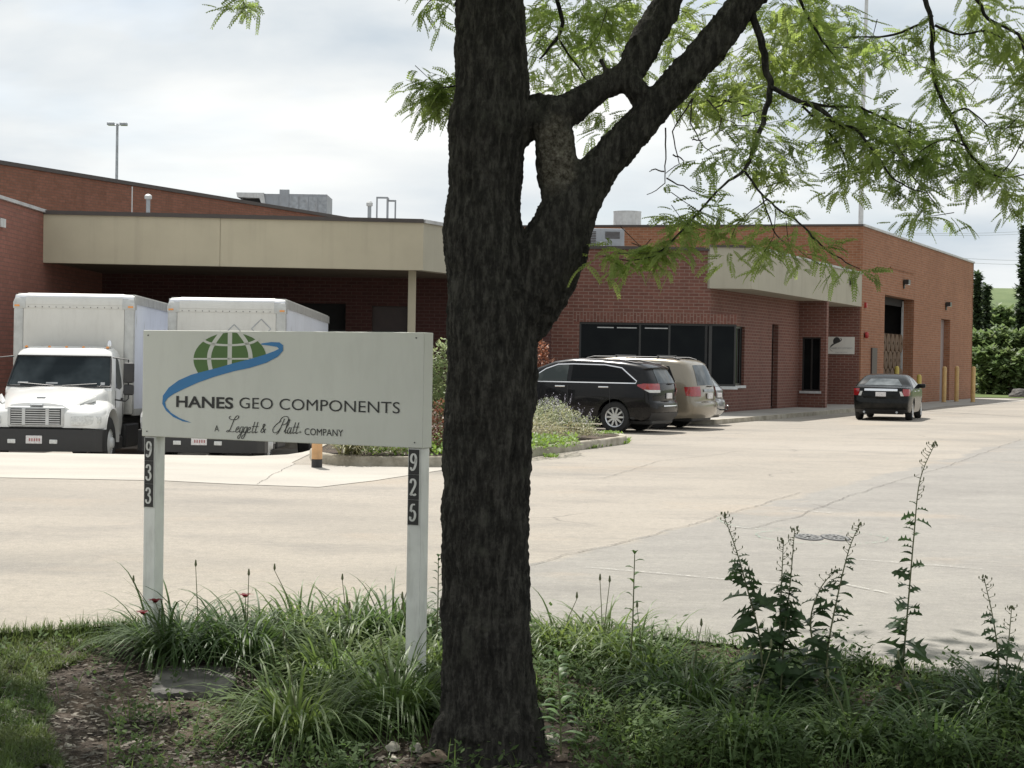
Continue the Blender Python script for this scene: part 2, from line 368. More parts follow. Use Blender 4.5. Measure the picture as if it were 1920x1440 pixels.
def barkmat():
    t = NT('bark'); g = t.pos((1, 1, .28)); g1 = t.pos()
    v = t.noise(t.pos((1, 1, .26)), 34, 8, .72); b = t.noise(g1, 60, 4, .7); l = t.noise(g1, 7, 5, .6)
    c = t.ramp(v, [(.3, (.010, .0098, .009)), (.47, (.027, .0255, .0225)), (.64, (.074, .070, .061))])
    c = t.mix(t.ramp(l, [(.58, 0), (.72, .55)]), c, (.085, .085, .068))
    c = t.mix(t.ramp(b, [(.66, 0), (.76, .55)]), c, (.13, .125, .105))
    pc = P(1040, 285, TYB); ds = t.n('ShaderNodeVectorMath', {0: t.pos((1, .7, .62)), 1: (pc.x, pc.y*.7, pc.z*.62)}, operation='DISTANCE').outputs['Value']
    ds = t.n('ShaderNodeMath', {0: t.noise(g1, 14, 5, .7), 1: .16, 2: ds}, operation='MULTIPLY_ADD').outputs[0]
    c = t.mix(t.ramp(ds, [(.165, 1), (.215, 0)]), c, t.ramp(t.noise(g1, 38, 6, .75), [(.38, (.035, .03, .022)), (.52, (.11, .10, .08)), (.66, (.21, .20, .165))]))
    t.col(c); t.set(.95, spec=.15); t.bump(t.mix(.4, v, b), .03, 1.0); return t.m
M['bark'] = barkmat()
M['stone'] = simple('pale_stone', (.42, .39, .33), .9, var=.35, sc=14, dirt=.3)
M['stone_brown'] = simple('brown_stone', (.16, .12, .09), .9, var=.35, sc=14)
M['slab'] = simple('slab_stone', (.085, .08, .075), .95, var=.55, sc=7, dirt=.4, dirtc=(.26, .25, .22))
M['chips'] = simple('wood_chips', (.13, .115, .095), .9, var=.7, sc=3)
def worn(name, c, lo=.42, hi=.6):
    t = NT(name); t.col(c); t.set(.85, spec=.2); f = t.ramp(t.noise(t.pos(), 22, 5, .75), [(lo, 0), (hi, .8)]); tr = t.n('ShaderNodeBsdfTransparent'); ms = t.n('ShaderNodeMixShader', {0: f}); t.l(tr.outputs[0], ms.inputs[1]); t.l(t.b.outputs[0], ms.inputs[2]); t.l(ms.outputs[0], t.o.inputs[0]); return t.m
M['line_white'] = worn('worn_white_line', (.50, .49, .46))
M['collar'] = simple('collar_paving', (.26, .25, .235), .9, var=.15)
M['line_green'] = worn('worn_green_line', (.22, .34, .26), .46, .62)
M['crack'] = worn('crack_fill', (.13, .12, .11), .36, .56)
M['tan_post'] = simple('tan_paint', (.50, .33, .13), .55, var=.15, dirt=.4)
M['yellow_post'] = simple('yellow_paint', (.46, .36, .08), .55, var=.15)
M['tan_orange'] = simple('orange_tan_paint', (.62, .36, .17), .6, var=.15, dirt=.35)
M['sign_white'] = simple('sign_white', (.635, .635, .585), .55, var=.04, sc=2, dirt=.08)
M['post_white'] = simple('post_white', (.74, .74, .71), .6, var=.1, sc=5, dirt=.45, dirtc=(.25, .24, .21))
M['ink'] = simple('ink_black', (.02, .02, .02), .5)
M['green_ink'] = simple('green_ink', (.075, .155, .035), .5, var=.06)
M['blue_ink'] = simple('blue_ink', (.035, .19, .43), .5, var=.06)
M['grey_ink'] = simple('grey_ink', (.30, .31, .32), .5)
M['silver'] = simple('silver_numeral', (.62, .62, .60), .45, .2)
M['red_bell'] = simple('red_bell', (.35, .03, .03), .4)
M['paper_roll'] = simple('paper_roll', (.10, .058, .030), .8, var=.3)
# ------------------------------------------------------------------ ground
def sheet(xs, ys, fz, keep=None):
    mb = MB(); n = len(ys)
    mb.v = [Vector((x, y, fz(x, y))) for x in xs for y in ys]
    for i in range(len(xs)-1):
        for j in range(n-1):
            cx = (xs[i]+xs[i+1])/2; cy = (ys[j]+ys[j+1])/2
            if keep is None or keep(cx, cy): mb.f.append([i*n+j, (i+1)*n+j, (i+1)*n+j+1, i*n+j+1])
    return mb
def rng(a, b, st): 
    n = max(1, int(round((b-a)/st))); return [a+(b-a)*i/n for i in range(n+1)]
struct('ground', sheet([-1500, -300, -80, -40, 60, 300, 1500], [-60, -10, 0, 7, 120, 400, 2500], lambda x, y: -1.0 if y < 130 else -.3), M['farground'])
xs = rng(-60, -14, 4) + rng(-14, -2, .4)[1:] + rng(-2, 60, 4)[1:]
ys = rng(15, 26, 2) + rng(26, 44, .4)[1:] + rng(44, 92, 6)[1:]
struct('parking_lot', sheet(xs, ys, gz), M['asphalt'], smooth=60)
# near part of the lot follows the curved edge of the planting bed
mb = MB(); xs = rng(-30, -6, 3) + rng(-6, 6, .12)[1:] + rng(6, 40, 3)[1:]
for i in range(len(xs)-1):
    a, b = xs[i], xs[i+1]
    def ey(x): return max(edge_y(x), 2) + .012*noise.noise(Vector((x*9, 0, 0)))
    mb.face([(a, ey(a), 0), (b, ey(b), 0), (b, 15, 0), (a, 15, 0)])
struct('parking_lot_edge', mb, M['asphalt'], smooth=60)
mb = sheet(rng(-7, 7, .05), rng(3, 10.75, .05), lambda x, y: gz(x, y) - (.02 if edge_y(x)-y < .02 else 0) + (.022*noise.noise(Vector((x*3, y*3, 0))) + .012*noise.noise(Vector((x*14, y*14, 1))) if edge_y(x)-y > .06 else 0), keep=lambda x, y: edge_y(x)+.08 > y)
struct('planting_bed', mb, M['soil'], smooth=60)
struct('verge', sheet([-60, -7, 7, 60], [-8, 3], lambda x, y: -.75), M['soil'])
def drape(name, poly, mat, dz=.004, step=.5, kind=True):
    bm = bmesh.new(); f = bm.faces.new([bm.verts.new((p[0], p[1], 0)) for p in poly])
    x0 = min(p[0] for p in poly); x1 = max(p[0] for p in poly); y0 = min(p[1] for p in poly); y1 = max(p[1] for p in poly)
    x = x0+step
    while x < x1: bmesh.ops.bisect_plane(bm, geom=bm.verts[:]+bm.edges[:]+bm.faces[:], plane_co=(x, 0, 0), plane_no=(1, 0, 0)); x += step
    y = y0+step
    while y < y1: bmesh.ops.bisect_plane(bm, geom=bm.verts[:]+bm.edges[:]+bm.faces[:], plane_co=(0, y, 0), plane_no=(0, 1, 0)); y += step
    for v in bm.verts: v.co.z = gz(v.co.x, v.co.y) + dz
    mb = MB(); mb.frombm(bm); return struct(name, mb, mat, smooth=60)
def g2(px, py): q = G(px, py); return (q.x, q.y)
# concrete apron of the loading dock
drape('driveway_apron', [(-14, 21.9), g2(0, 896), g2(310, 902), g2(450, 909), g2(598, 914), g2(700, 902), g2(765, 892), g2(836, 881), (-.9, 25.35), (-3.25, 25.45), (-3.38, 26), (-3.42, 36), (-3.42, 43.3), (-14, 43.3)], M['concrete'], .006, .8)
def ribbon(name, pts, w, mat, dz=.010, jit=0, closed=False):
    mb = MB(); q = []
    for i in range(len(pts)-1):
        a = Vector(pts[i]); b = Vector(pts[i+1]); n = max(2, int((b-a).length/.12))
        for k in range(n): q.append(a.lerp(b, k/n))
    q.append(Vector(pts[-1]))
    q = [Vector((p[0]+jit*(noise.noise(Vector((p[0]*1.3, p[1]*1.3, 3)))+.5*noise.noise(Vector((p[0]*6, p[1]*6, 3)))), p[1]+jit*(noise.noise(Vector((p[0]*1.3, p[1]*1.3, 9)))+.5*noise.noise(Vector((p[0]*6, p[1]*6, 9)))), 0)) for p in q]
    q = [Vector((p.x, p.y, gz(p.x, p.y)+dz)) for p in q]
    ww = [w*(.6+.8*abs(noise.noise(Vector((p.x*5, p.y*5, 5))))) if jit else w for p in q]
    mb.strip(q, ww); return struct(name, mb, mat)
for pts in ([(993, 1060), (1060, 1040), (1153, 1023), (1227, 1003), (1343, 970)], [(1407, 992), (1506, 966), (1580, 935), (1670, 906), (1773, 876), (1915, 824)],
            [(1135, 897), (1235, 865), (1330, 855), (1385, 847)], [(480, 909), (515, 890), (552, 870)], [(1000, 892), (1070, 899), (1140, 897)], [(1343, 970), (1420, 948), (1500, 925)]):
    ribbon('pavement_crack', [g2(*p) for p in pts], .018, M['crack'], jit=.05)
for a, b in (((1100, 1065), (1470, 1097)), ((1552, 1090), (1666, 1114)), ((1490, 957), (1560, 963)), ((1600, 1050), (1840, 1068)), ((1370, 988), (1420, 993))):
    ribbon('worn_parking_line', [g2(*a), g2(*b)], .035 if a[1] > 1000 else .05, M['line_white'], jit=.02)
cx, cy = g2(1440, 980)
ribbon('paint_mark', [(cx+.42*math.cos(a)-.1, cy+.75*math.sin(a)) for a in [i*.35 for i in range(3, 16)]], .03, M['line_green'], jit=.06)
cx, cy = g2(1541, 1008)
ribbon('paint_mark', [(cx+.62*math.cos(a*.2), cy+.62*math.sin(a*.2)) for a in range(0, 33)], .03, M['line_green'], jit=.03)
# storm drain with two round grates
c = Vector((cx, cy, 0))
dr = tag(empty('storm_drain', c), 'pair of round iron drain grates set side by side in the grey asphalt', 'storm drain'); dr.scale = (1, 2.3, 1)

for s in (-1, 1):
    mb = MB(); r = .115
    mb.lathe((s*.128, 0, .0065), [(r*.80, 0), (r*.80, .002), (r*1.03, .002), (r*1.03, 0)], 32)
    mb.lathe((s*.128, 0, .0065), [(r*.42, 0), (r*.42, .002), (r*.5, .002), (r*.5, 0)], 24)
    for k in range(12):
        a = k*math.pi/6; mb.strip([(s*.128+math.cos(a)*r*.1, math.sin(a)*r*.1, .0095), (s*.128+math.cos(a)*r*.9, math.sin(a)*r*.9, .0095)], .018)
    MB().cyl((s*.128, 0, .002), r*1.16, .003, 28).build('sump', M['plastic'], dr)
    mb.build('grate', M['grate'], dr)

# ------------------------------------------------------------------ island
def smoothpoly(pts, it=2):
    for _ in range(it):
        q = []
        for i in range(len(pts)):
            a = Vector(pts[i]); b = Vector(pts[(i+1) % len(pts)]); q += [a.lerp(b, .25), a.lerp(b, .75)]
        pts = q
    return pts
isl = [(-3.28, 25.5), (-1.05, 25.4), (-.2, 26.6), (.35, 28.6), (1.2, 30.9), (1.95, 32.7), (2.38, 33.9), (2.35, 35.3), (1.3, 36.6), (-1.2, 37.2), (-3.3, 37.2), (-3.34, 31)]
ip = smoothpoly([(p[0], p[1], 0) for p in isl[:1]*1 + isl], 1) if False else [Vector((p[0], p[1], 0)) for p in isl]
ip = smoothpoly(ip, 2)
cen = Vector((-.9, 31.2, 0))
def kerb_ring(name, poly, wid, h, mat):
    mb = MB(); n = len(poly); vs = []
    for i, p in enumerate(poly):
        t = (poly[(i+1) % n]-poly[i-1]).normalized(); nn = Vector((-t.y, t.x, 0))
        if nn.dot(cen-p) < 0: nn = -nn
        j = .012*noise.noise(p*2)
        vs += [p+Vector((0, 0, -.1)), p+nn*.01+Vector((0, 0, h-.025+j)), p+nn*.03+Vector((0, 0, h+j)), p+nn*wid+Vector((0, 0, h+j)), p+nn*wid+Vector((0, 0, -.1))]
    for i in range(n):
        k = (i+1) % n
        for a in range(4): mb.f.append([5*i+a, 5*k+a, 5*k+a+1, 5*i+a+1])
    mb.v = vs; return struct(name, mb, mat, smooth=40)
kerb_ring('island_kerb', ip, .16, .15, M['kerb'])
inner = [p + (cen-p).normalized()*.15 for p in ip]
mb = MB(); mb.add([(cen.x, cen.y, .22)] + [(p.x, p.y, .125) for p in inner], [(0, 1+i, 1+(i+1) % len(inner)) for i in range(len(inner))])
struct('island_soil', mb, M['soil'])

# ------------------------------------------------------------------ walls
B = Vector((.421, .907, 0)).normalized(); A = Vector((B.y, -B.x, 0))
def wall(mb, p0, p1, z0, z1, ops=(), th=.3, side=1):
    """vertical wall from p0 to p1 with openings (s0,s1,z0,z1); thickness goes to the left (side=1) of the direction"""
    p0 = Vector((p0[0], p0[1], 0)); p1 = Vector((p1[0], p1[1], 0)); Lw = (p1-p0).length; d = (p1-p0)/Lw; n = Vector((-d.y, d.x, 0))*side*th
    S = sorted(set([0, Lw] + [max(0, min(Lw, o[i])) for o in ops for i in (0, 1)])); Z = sorted(set([z0, z1] + [max(z0, min(z1, o[i])) for o in ops for i in (2, 3)]))
    def solid(i, j):
        if i < 0 or j < 0 or i >= len(S)-1 or j >= len(Z)-1: return False
        cs = (S[i]+S[i+1])/2; cz = (Z[j]+Z[j+1])/2
        return not any(o[0] < cs < o[1] and o[2] < cz < o[3] for o in ops)
    def pt(s_, z, k): q = p0+d*s_+n*k; return (q.x, q.y, z)
    for i in range(len(S)-1):
        for j in range(len(Z)-1):
            if not solid(i, j): continue
            a, b, e, f = S[i], S[i+1], Z[j], Z[j+1]
            mb.face([pt(a, e, 0), pt(b, e, 0), pt(b, f, 0), pt(a, f, 0)]); mb.face([pt(a, f, 1), pt(b, f, 1), pt(b, e, 1), pt(a, e, 1)])
            if not solid(i-1, j): mb.face([pt(a, e, 0), pt(a, f, 0), pt(a, f, 1), pt(a, e, 1)])
            if not solid(i+1, j): mb.face([pt(b, e, 0), pt(b, e, 1), pt(b, f, 1), pt(b, f, 0)])
            if not solid(i, j-1): mb.face([pt(a, e, 0), pt(a, e, 1), pt(b, e, 1), pt(b, e, 0)])
            if not solid(i, j+1): mb.face([pt(a, f, 0), pt(b, f, 0), pt(b, f, 1), pt(a, f, 1)])
    return mb
def slab(mb, p0, p1, s0, s1, z0, z1, k0, k1):
    """box along the line p0->p1 between s0..s1, offsets k0..k1 to the left"""
    p0 = Vector((p0[0], p0[1], 0)); p1 = Vector((p1[0], p1[1], 0)); d = (p1-p0).normalized(); n = Vector((-d.y, d.x, 0))
    mt = Matrix(((d.x, n.x, 0, p0.x), (d.y, n.y, 0, p0.y), (0, 0, 1, 0), (0, 0, 0, 1)))
    return mb.box((s0, k0, z0), (s1, k1, z1), mt)
def bwin(bld, p0, p1, s0, s1, z0, z1, mull=(), blinds=0, sill=True, inset=.12, tint='glass', bars=0):
    mb = MB(); f = .06
    slab(mb, p0, p1, s0, s1, z1-f, z1, inset-.03, inset+.05); slab(mb, p0, p1, s0, s1, z0, z0+f, inset-.03, inset+.05)
    for s_ in [s0+f/2, s1-f/2] + list(mull): slab(mb, p0, p1, s_-f/2, s_+f/2, z0+f, z1-f, inset-.028, inset+.048)
    wnd = mb.build('window', M['frame'], bld, world=True)
    slab(MB(), p0, p1, s0+.01, s1-.01, z0+.01, z1-.01, inset, inset+.015).build('pane', M[tint], wnd, world=True)
    if sill:
        sl = MB(); slab(sl, p0, p1, s0-.05, s1+.05, z0-.09, z0-.004, -.06, inset+.05); sl.build('sill', M['lightgrey'], wnd, world=True)
    if bars:
        bb = MB()
        for k in range(bars):
            s_ = s0 + (s1-s0)*(k+.5)/bars; slab(bb, p0, p1, s_-.018, s_+.018, z0+.07, z1-.07, inset-.012, inset-.004)
        bb.build('blind', M['blind'], wnd, world=True)
    return wnd
def coping(mb, p0, p1, z, ins=.06, th=.36, h=.09, side=1):
    p0v = Vector((p0[0], p0[1], 0)); p1v = Vector((p1[0], p1[1], 0)); Lw = (p1v-p0v).length
    a, b = (-ins, th) if side == 1 else (-th, ins); slab(mb, p0, p1, -ins*.0, Lw, z, z+h, a, b)
C1 = (13.55, 65.6); C2 = (C1[0]+B.x*24.9, C1[1]+B.y*24.9)
# --- tall garage block on the right
tb = tag(empty('garage_block', (C1[0], C1[1], 0)), 'tall orange brick end block with open garage doorway, behind the black saloon', 'building')
ft = .45
ops = [(4.04, 9.9, -.3, 4.57), (16.2, 18.6, -.3, 3.93)]
fl = (-.2, 68.95)
back = Vector((C2[0], C2[1], 0)) - A*14
mb = MB(); wall(mb, C1, C2, -.3, 7.05, ops, ft, 1); wall(mb, fl, C1, -.3, 7.05, (), .3, 1)
wall(mb, C2, (back.x, back.y), -.3, 7.05, (), .3, 1); wall(mb, (back.x, back.y), fl, -.3, 7.05, (), .3, 1)
mb.build('wall', M['brick_orange'], tb, world=True)
mb = MB(); coping(mb, C1, C2, 7.05); mb.build('coping', M['coping_grey'], tb, world=True)
mb = MB(); coping(mb, fl, C1, 7.052, h=.08); mb.build('coping', M['coping_dark'], tb, world=True)
MB().prism([(fl[0]+.2, fl[1]+.2), (C1[0]-.2, C1[1]+.2), (C2[0]-.3, C2[1]-.1), (back.x+.3, back.y-.3)], 6.7, 6.8).build('roof', M['roof'], tb, world=True)
mb = MB(); slab(mb, C1, C2, 4.1, 9.85, -.05, .01, .0, 9); mb.build('floor', M['sidewalk'], tb, world=True)
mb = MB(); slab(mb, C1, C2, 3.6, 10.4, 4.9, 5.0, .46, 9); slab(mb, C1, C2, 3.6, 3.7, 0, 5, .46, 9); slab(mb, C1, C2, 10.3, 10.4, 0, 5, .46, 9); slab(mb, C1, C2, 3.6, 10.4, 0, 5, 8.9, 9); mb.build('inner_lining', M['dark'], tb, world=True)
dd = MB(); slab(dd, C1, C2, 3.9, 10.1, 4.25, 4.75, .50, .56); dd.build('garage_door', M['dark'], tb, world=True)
mb = MB(); slab(mb, C1, C2, 9.80, 9.90, 0, 4.5, .455, .53); mb.build('door_track', M['lightgrey'], tb, world=True); mb = MB(); slab(mb, C1, C2, 4.04, 4.1, 0, 4.5, .455, .5); mb.build('door_track', M['lightgrey'], tb, world=True)
mb = MB(); slab(mb, C1, C2, 4.9, 9.6, 6.0-.3, 6.06-.3, -.035, .0-.002); mb.build('ledge', M['brick_orange'], tb, world=True)
d2 = MB(); slab(d2, C1, C2, 16.2, 18.6, 0, 3.93, .30, .36); d2 = d2.build('door', M['door_grey'], tb, world=True)
mb = MB(); slab(mb, C1, C2, 16.28, 16.36, 1.0, 1.25, .26, .297); mb.build('handle', M['steel'], d2, world=True)
def wall_lamp(s_, z):
    mb = MB(); slab(mb, C1, C2, s_-.06, s_+.06, z-.18, z+.18, -.06, -.002); slab(mb, C1, C2, s_-.20, s_+.20, z+.0, z+.20, -.26, -.06)
    l = mb.build('wall_lamp', M['frame'], tb, world=True)
    mb = MB(); slab(mb, C1, C2, s_-.17, s_+.17, z-.025, z-.002, -.24, -.09); mb.build('lens', M['clearlens'], l, world=True)
wall_lamp(7.6, 5.15); wall_lamp(17.3, 4.55)
mb = MB(); slab(mb, C1, C2, 1.7, 2.6, .9, 2.35, -.06, -.002); mb.build('utility_panel', M['door_brown'], tb, world=True)
mb = MB(); q = Vector((C1[0], C1[1], 0)) + B*.5 + A*.05; mb.lathe((q.x, q.y, 2.83), [(.0, -.02), (.11, -.02), (.13, .04), (.12, .1), (.0, .1)], 14, 'x'); mb.build('alarm_bell', M['red_bell'], tb, world=True); slab(MB(), C1, C2, .42, .58, 3.9, 4.1, -.09, -.002).build('alarm_box', M['red_bell'], tb, world=True)
# rolls stacked inside the garage
rootroll = None
for r_ in range(4):
    for k in range(5):
        if rootroll is None:
            mb = MB(); mb.lathe((0, 0, 0), [(.05, -1.6), (.08, -1.6), (.08, -1.62), (.40, -1.6), (.41, -1.55), (.41, 1.5), (.0, 1.5)], 20, 'y'); rootroll = mb.build('fabric_roll', M['paper_roll'], None, smooth=40)
            tag(rootroll, 'brown wrapped fabric roll, one of the pile stacked end-on inside the dark garage doorway', 'roll', 'rolls stacked in the garage'); o = rootroll
        else: o = rootroll.copy(); C.collection.objects.link(o)
        q = Vector((C1[0], C1[1], 0)) + B*(5.0+k*.84+(.42 if r_ % 2 else 0)) - A*1.9
        o.location = (q.x, q.y, .42+r_*.73); o.rotation_euler = (0, 0, math.atan2(-A.x, A.y) + math.pi)
# --- office wing
O0 = (1.12, 51.3); O1 = (5.99, 51.3); W1 = (O1[0]+B.x*10.15, O1[1]+B.y*10.15); W2 = (W1[0]+A.x*1.0, W1[1]+A.y*1.0); W3 = (12.16, 65.80)
ob = tag(empty('office_wing', (O1[0], O1[1], 0)), 'low dark red brick office wing with corner windows behind the parked cars', 'building')
OZ = 5.05
mb = MB()
wx0 = P(1085, 700, 51.3).x - O0[0]
wall(mb, O0, O1, -.3, OZ, [(wx0, 5.69, .94, 2.83)], .28, 1)
wall(mb, O1, W1, -.3, OZ, [(0, 3.6, .94, 2.83), (6.73, 7.51, -.3, 3.0)], .28, 1)
wall(mb, W1, W2, -.3, OZ, [(.12, .80, .70, 2.62)], .28, 1)
wall(mb, (W2[0]+.06, W2[1]+.32), W3, -.3, OZ, (), .28, 1); wall(mb, W3, (C1[0]-.1, C1[1]-.16), -.3, OZ, (), .10, 1)
wall(mb, (-.2, 60), O0, -.3, OZ, (), .28, 1) if False else None
mb.build('wall', M['brick_red'], ob, world=True)
mb = MB(); slab(mb, O0, O1, wx0-.2, 5.69+.0, 2.835, 3.13, -.004, .02); mb.build('soldier_course', M['brick_soldier'], ob, world=True)
bwin(ob, O0, O1, wx0, 5.69, .94, 2.83, mull=[wx0+1.85, wx0+2.75], bars=0)
for a_, b_, z_ in ((1.25, 1.55, 1.38), (1.75, 2.1, 1.36), (2.55, 2.85, 1.45)): slab(MB(), O1, W1, a_, b_, 1.05 if b_ < 2.5 else 1.4, z_ + .06, .09, .095).build('notice', M['grey_ink'], ob, world=True)
mb = MB(); mb.rbox((O1[0]-.02, O1[1]+.06, .98), (O1[0]+.08, O1[1]+.16, 2.8), .01); mb.build('corner_post', M['frame'], ob, world=True)
wf = [c for c in ob.children if c.name.startswith('window')][0]
mb = MB()
for a_, b_ in ((.55, 1.05), (1.15, 1.75), (2.0, 2.7)): slab(mb, O0, O1, wx0+a_, wx0+b_, 2.66, 2.69, .112, .118)
mb.build('pane_light_streak', M['lightgrey'], wf, world=True)  # pale strips on the opaque pane, painting the light seen in the glass
bwin(ob, O1, W1, 0.05, 3.6, .94, 2.83, mull=[1.2, 2.4], bars=13)
bwin(ob, W1, W2, .12, .80, .70, 2.62, mull=[.46], bars=0)
dr_ = MB(); slab(dr_, O1, W1, 6.73, 7.51, 0, 3.0, .18, .24); dr_ = dr_.build('door', M['frame'], ob, world=True)
mb = MB(); slab(mb, O1, W1, 6.8, 7.44, .2, 2.5, .16, .178); mb.build('pane', M['glass'], dr_, world=True)
mb = MB(); mb.prism([(O0[0]+.1, O0[1]+.2), (O1[0]-.1, O1[1]+.2), (W1[0]-.3, W1[1]), (W2[0]-.2, W2[1]+.4), (W3[0]-.3, W3[1]), (12.6, 65.9), (.3, 68.6)], 4.6, 4.7); mb.build('roof', M['roof'], ob, world=True)
mb = MB(); coping(mb, O0, O1, OZ, h=.10, th=.34); mb.build('coping', M['coping_dark'], ob, world=True)
# canopy over the office entrance
K1 = P(1331, 500, 51.22); K2 = P(1411, 500, 51.22); K3 = Vector((13.45, 65.15, 0))
cz0, cz1 = 3.91, 5.16
mb = MB(); poly = [(K1.x, K1.y), (K2.x, K2.y), (K3.x, K3.y), (13.3, 65.5), (12.2, 65.7), (W2[0]-.1, W2[1]+.3), (W1[0]-.1, W1[1]+.2), (O1[0]-.2, O1[1]+.15)]
mb.prism(poly, cz0, cz1); mb.build('canopy', M['beige2'], ob, world=True)
mb = MB(); coping(mb, (K1.x, K1.y), (K2.x, K2.y), cz1, h=.07, th=.3, ins=.05); mb.build('coping', M['coping_dark'], ob, world=True)
mb = MB(); coping(mb, (K2.x, K2.y), (K3.x, K3.y), cz1, h=.07, th=.3, ins=.05); mb.build('coping', M['coping_grey'], ob, world=True)
mb = MB(); slab(mb, (K2.x, K2.y), (K3.x, K3.y), 13.1, 13.4, 4.65, 4.9, -.15, -.002)
mb.build('camera_box', M['frame'], ob, world=True)
# --- loading dock building: beige canopy, brick back wall, left wing
D0 = (-12.0, 36.0); D1 = (-12.0, 43.0); E1 = P(793, 500, 43.85); E1 = (E1.x, E1.y); E2 = (E1[0]+B.x*8.14, E1[1]+B.y*8.14)
db = tag(empty('loading_dock_building', (-12, 43, 0)), 'red brick loading dock building with long beige canopy over the two box trucks', 'building')
mb = MB()
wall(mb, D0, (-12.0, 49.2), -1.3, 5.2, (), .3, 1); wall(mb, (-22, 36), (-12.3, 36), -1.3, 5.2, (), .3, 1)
DW0 = (-12.0, 49.2); DW1 = (1.12, 49.2)
dpx = lambda px: P(px, 600, 49.2).x + 12.0
dops = [(1.0, 3.6, -.1, 3.0), (dpx(530), dpx(648), -.1, 3.2), (dpx(697), dpx(767), -.1, 3.15)]
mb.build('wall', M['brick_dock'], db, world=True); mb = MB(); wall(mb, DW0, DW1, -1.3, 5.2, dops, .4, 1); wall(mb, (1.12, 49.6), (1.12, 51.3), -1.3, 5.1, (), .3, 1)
mb.build('wall', M['brick_canopy_shade'], db, world=True)
mb = MB(); coping(mb, D0, (-12.0, 43.1), 5.2, h=.08, th=.36); mb.build('coping', M['coping_grey'], db, world=True)
for o_ in dops:
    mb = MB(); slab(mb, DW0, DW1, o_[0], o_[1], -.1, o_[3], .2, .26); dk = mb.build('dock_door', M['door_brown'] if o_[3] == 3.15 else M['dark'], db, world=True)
    mb = MB()
    for k in range(1, 5): slab(mb, DW0, DW1, o_[0]+.02, o_[1]-.02, k*.6, k*.6+.03, .185, .199)
    mb.build('door_rib', M['frame'], dk, world=True)
pj = P(411, 500, 43.3); F0 = (-12.0, 43.0)
dirF = (Vector(E1)-Vector(F0)).normalized(); Lf = (Vector(E1)-Vector(F0)).length; sj = (pj.x+12)/dirF.x
Z0, Z1 = 3.93, 5.16
mb = MB(); slab(mb, F0, E1, 0, sj-.008, Z0, Z1, 0, .3); slab(mb, F0, E1, sj+.008, Lf, Z0, Z1, 0, .3); slab(mb, F0, E1, .05, Lf-.1, Z0+.02, Z1-.02, .02, .28); mb.build('fascia', M['beige'], db, world=True)
mb = MB(); wall(mb, E1, E2, Z0, Z1, (), .3, 1); mb.build('fascia', M['beige2'], db, world=True)
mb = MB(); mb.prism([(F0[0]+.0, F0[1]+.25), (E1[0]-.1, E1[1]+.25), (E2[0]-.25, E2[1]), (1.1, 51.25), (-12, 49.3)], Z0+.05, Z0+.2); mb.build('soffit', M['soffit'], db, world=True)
mb = MB(); mb.prism([(F0[0]+.0, F0[1]+.25), (E1[0]-.1, E1[1]+.25), (E2[0]-.25, E2[1]), (.9, 58), (-12, 58)], 4.85, 4.95); mb.build('roof', M['roof'], db, world=True)
MB().prism([(-22, 36.2), (-12.2, 36.2), (-12.2, 58), (-22, 58)], 4.9, 5.0).build('roof', M['roof'], db, world=True)
mb = MB(); coping(mb, F0, E1, Z1, h=.10); mb.build('coping', M['coping_dark'], db, world=True)
mb = MB(); coping(mb, E1, E2, Z1, h=.09); mb.build('coping', M['coping_grey'], db, world=True)
cp = P(771.5, 600, 44.6); mb = MB(); mb.rbox((cp.x-.10, 44.55, -.05), (cp.x+.10, 44.75, Z0+.05), .01); mb.build('column', M['beige'], db, world=True)
mb = MB(); mb.box((-11.7, 44.2, -1.2), (.2, 49.2, -.1)); mb.build('dock_platform', M['kerb'], db, world=True)
mb = MB(); mb.box((-12.02-.0+.025, 39.2, 4.55), (-11.93, 39.6, 4.75)); mb.build('wall_lamp', M['lightgrey'], db, world=True)
# --- tall warehouse behind
w0 = Vector((-17.5, 57.7, 0)) - B*9; w1 = Vector((-17.5, 57.7, 0)) + B*31; wb2 = w1 - A*30; wb3 = w0 - A*30
wb = tag(empty('warehouse_building', (w0.x, w0.y, 0)), 'tall brown brick warehouse wall rising behind the beige canopy on the left', 'building')
mb = MB(); 
for a_, b_ in ((w0, w1), (w1, wb2), (wb2, wb3), (wb3, w0)): wall(mb, a_, b_, -.5, 8.02, (), .35, 1)
mb.build('wall', M['brick_ware'], wb, world=True)
mb = MB()
for a_, b_ in ((w0, w1), (w1, wb2), (wb2, wb3), (wb3, w0)): coping(mb, a_, b_, 8.02, h=.14)
mb.build('coping', M['coping_dark'], wb, world=True)
MB().prism([w0-A*.2+B*.2, w1-A*.2-B*.2, wb2+A*.2-B*.2, wb3+A*.2+B*.2], 7.5, 7.6).build('roof', M['roof'], wb, world=True)

# ------------------------------------------------------------------ rooftop things
def at(px, py, Y): return P(px, py, Y)
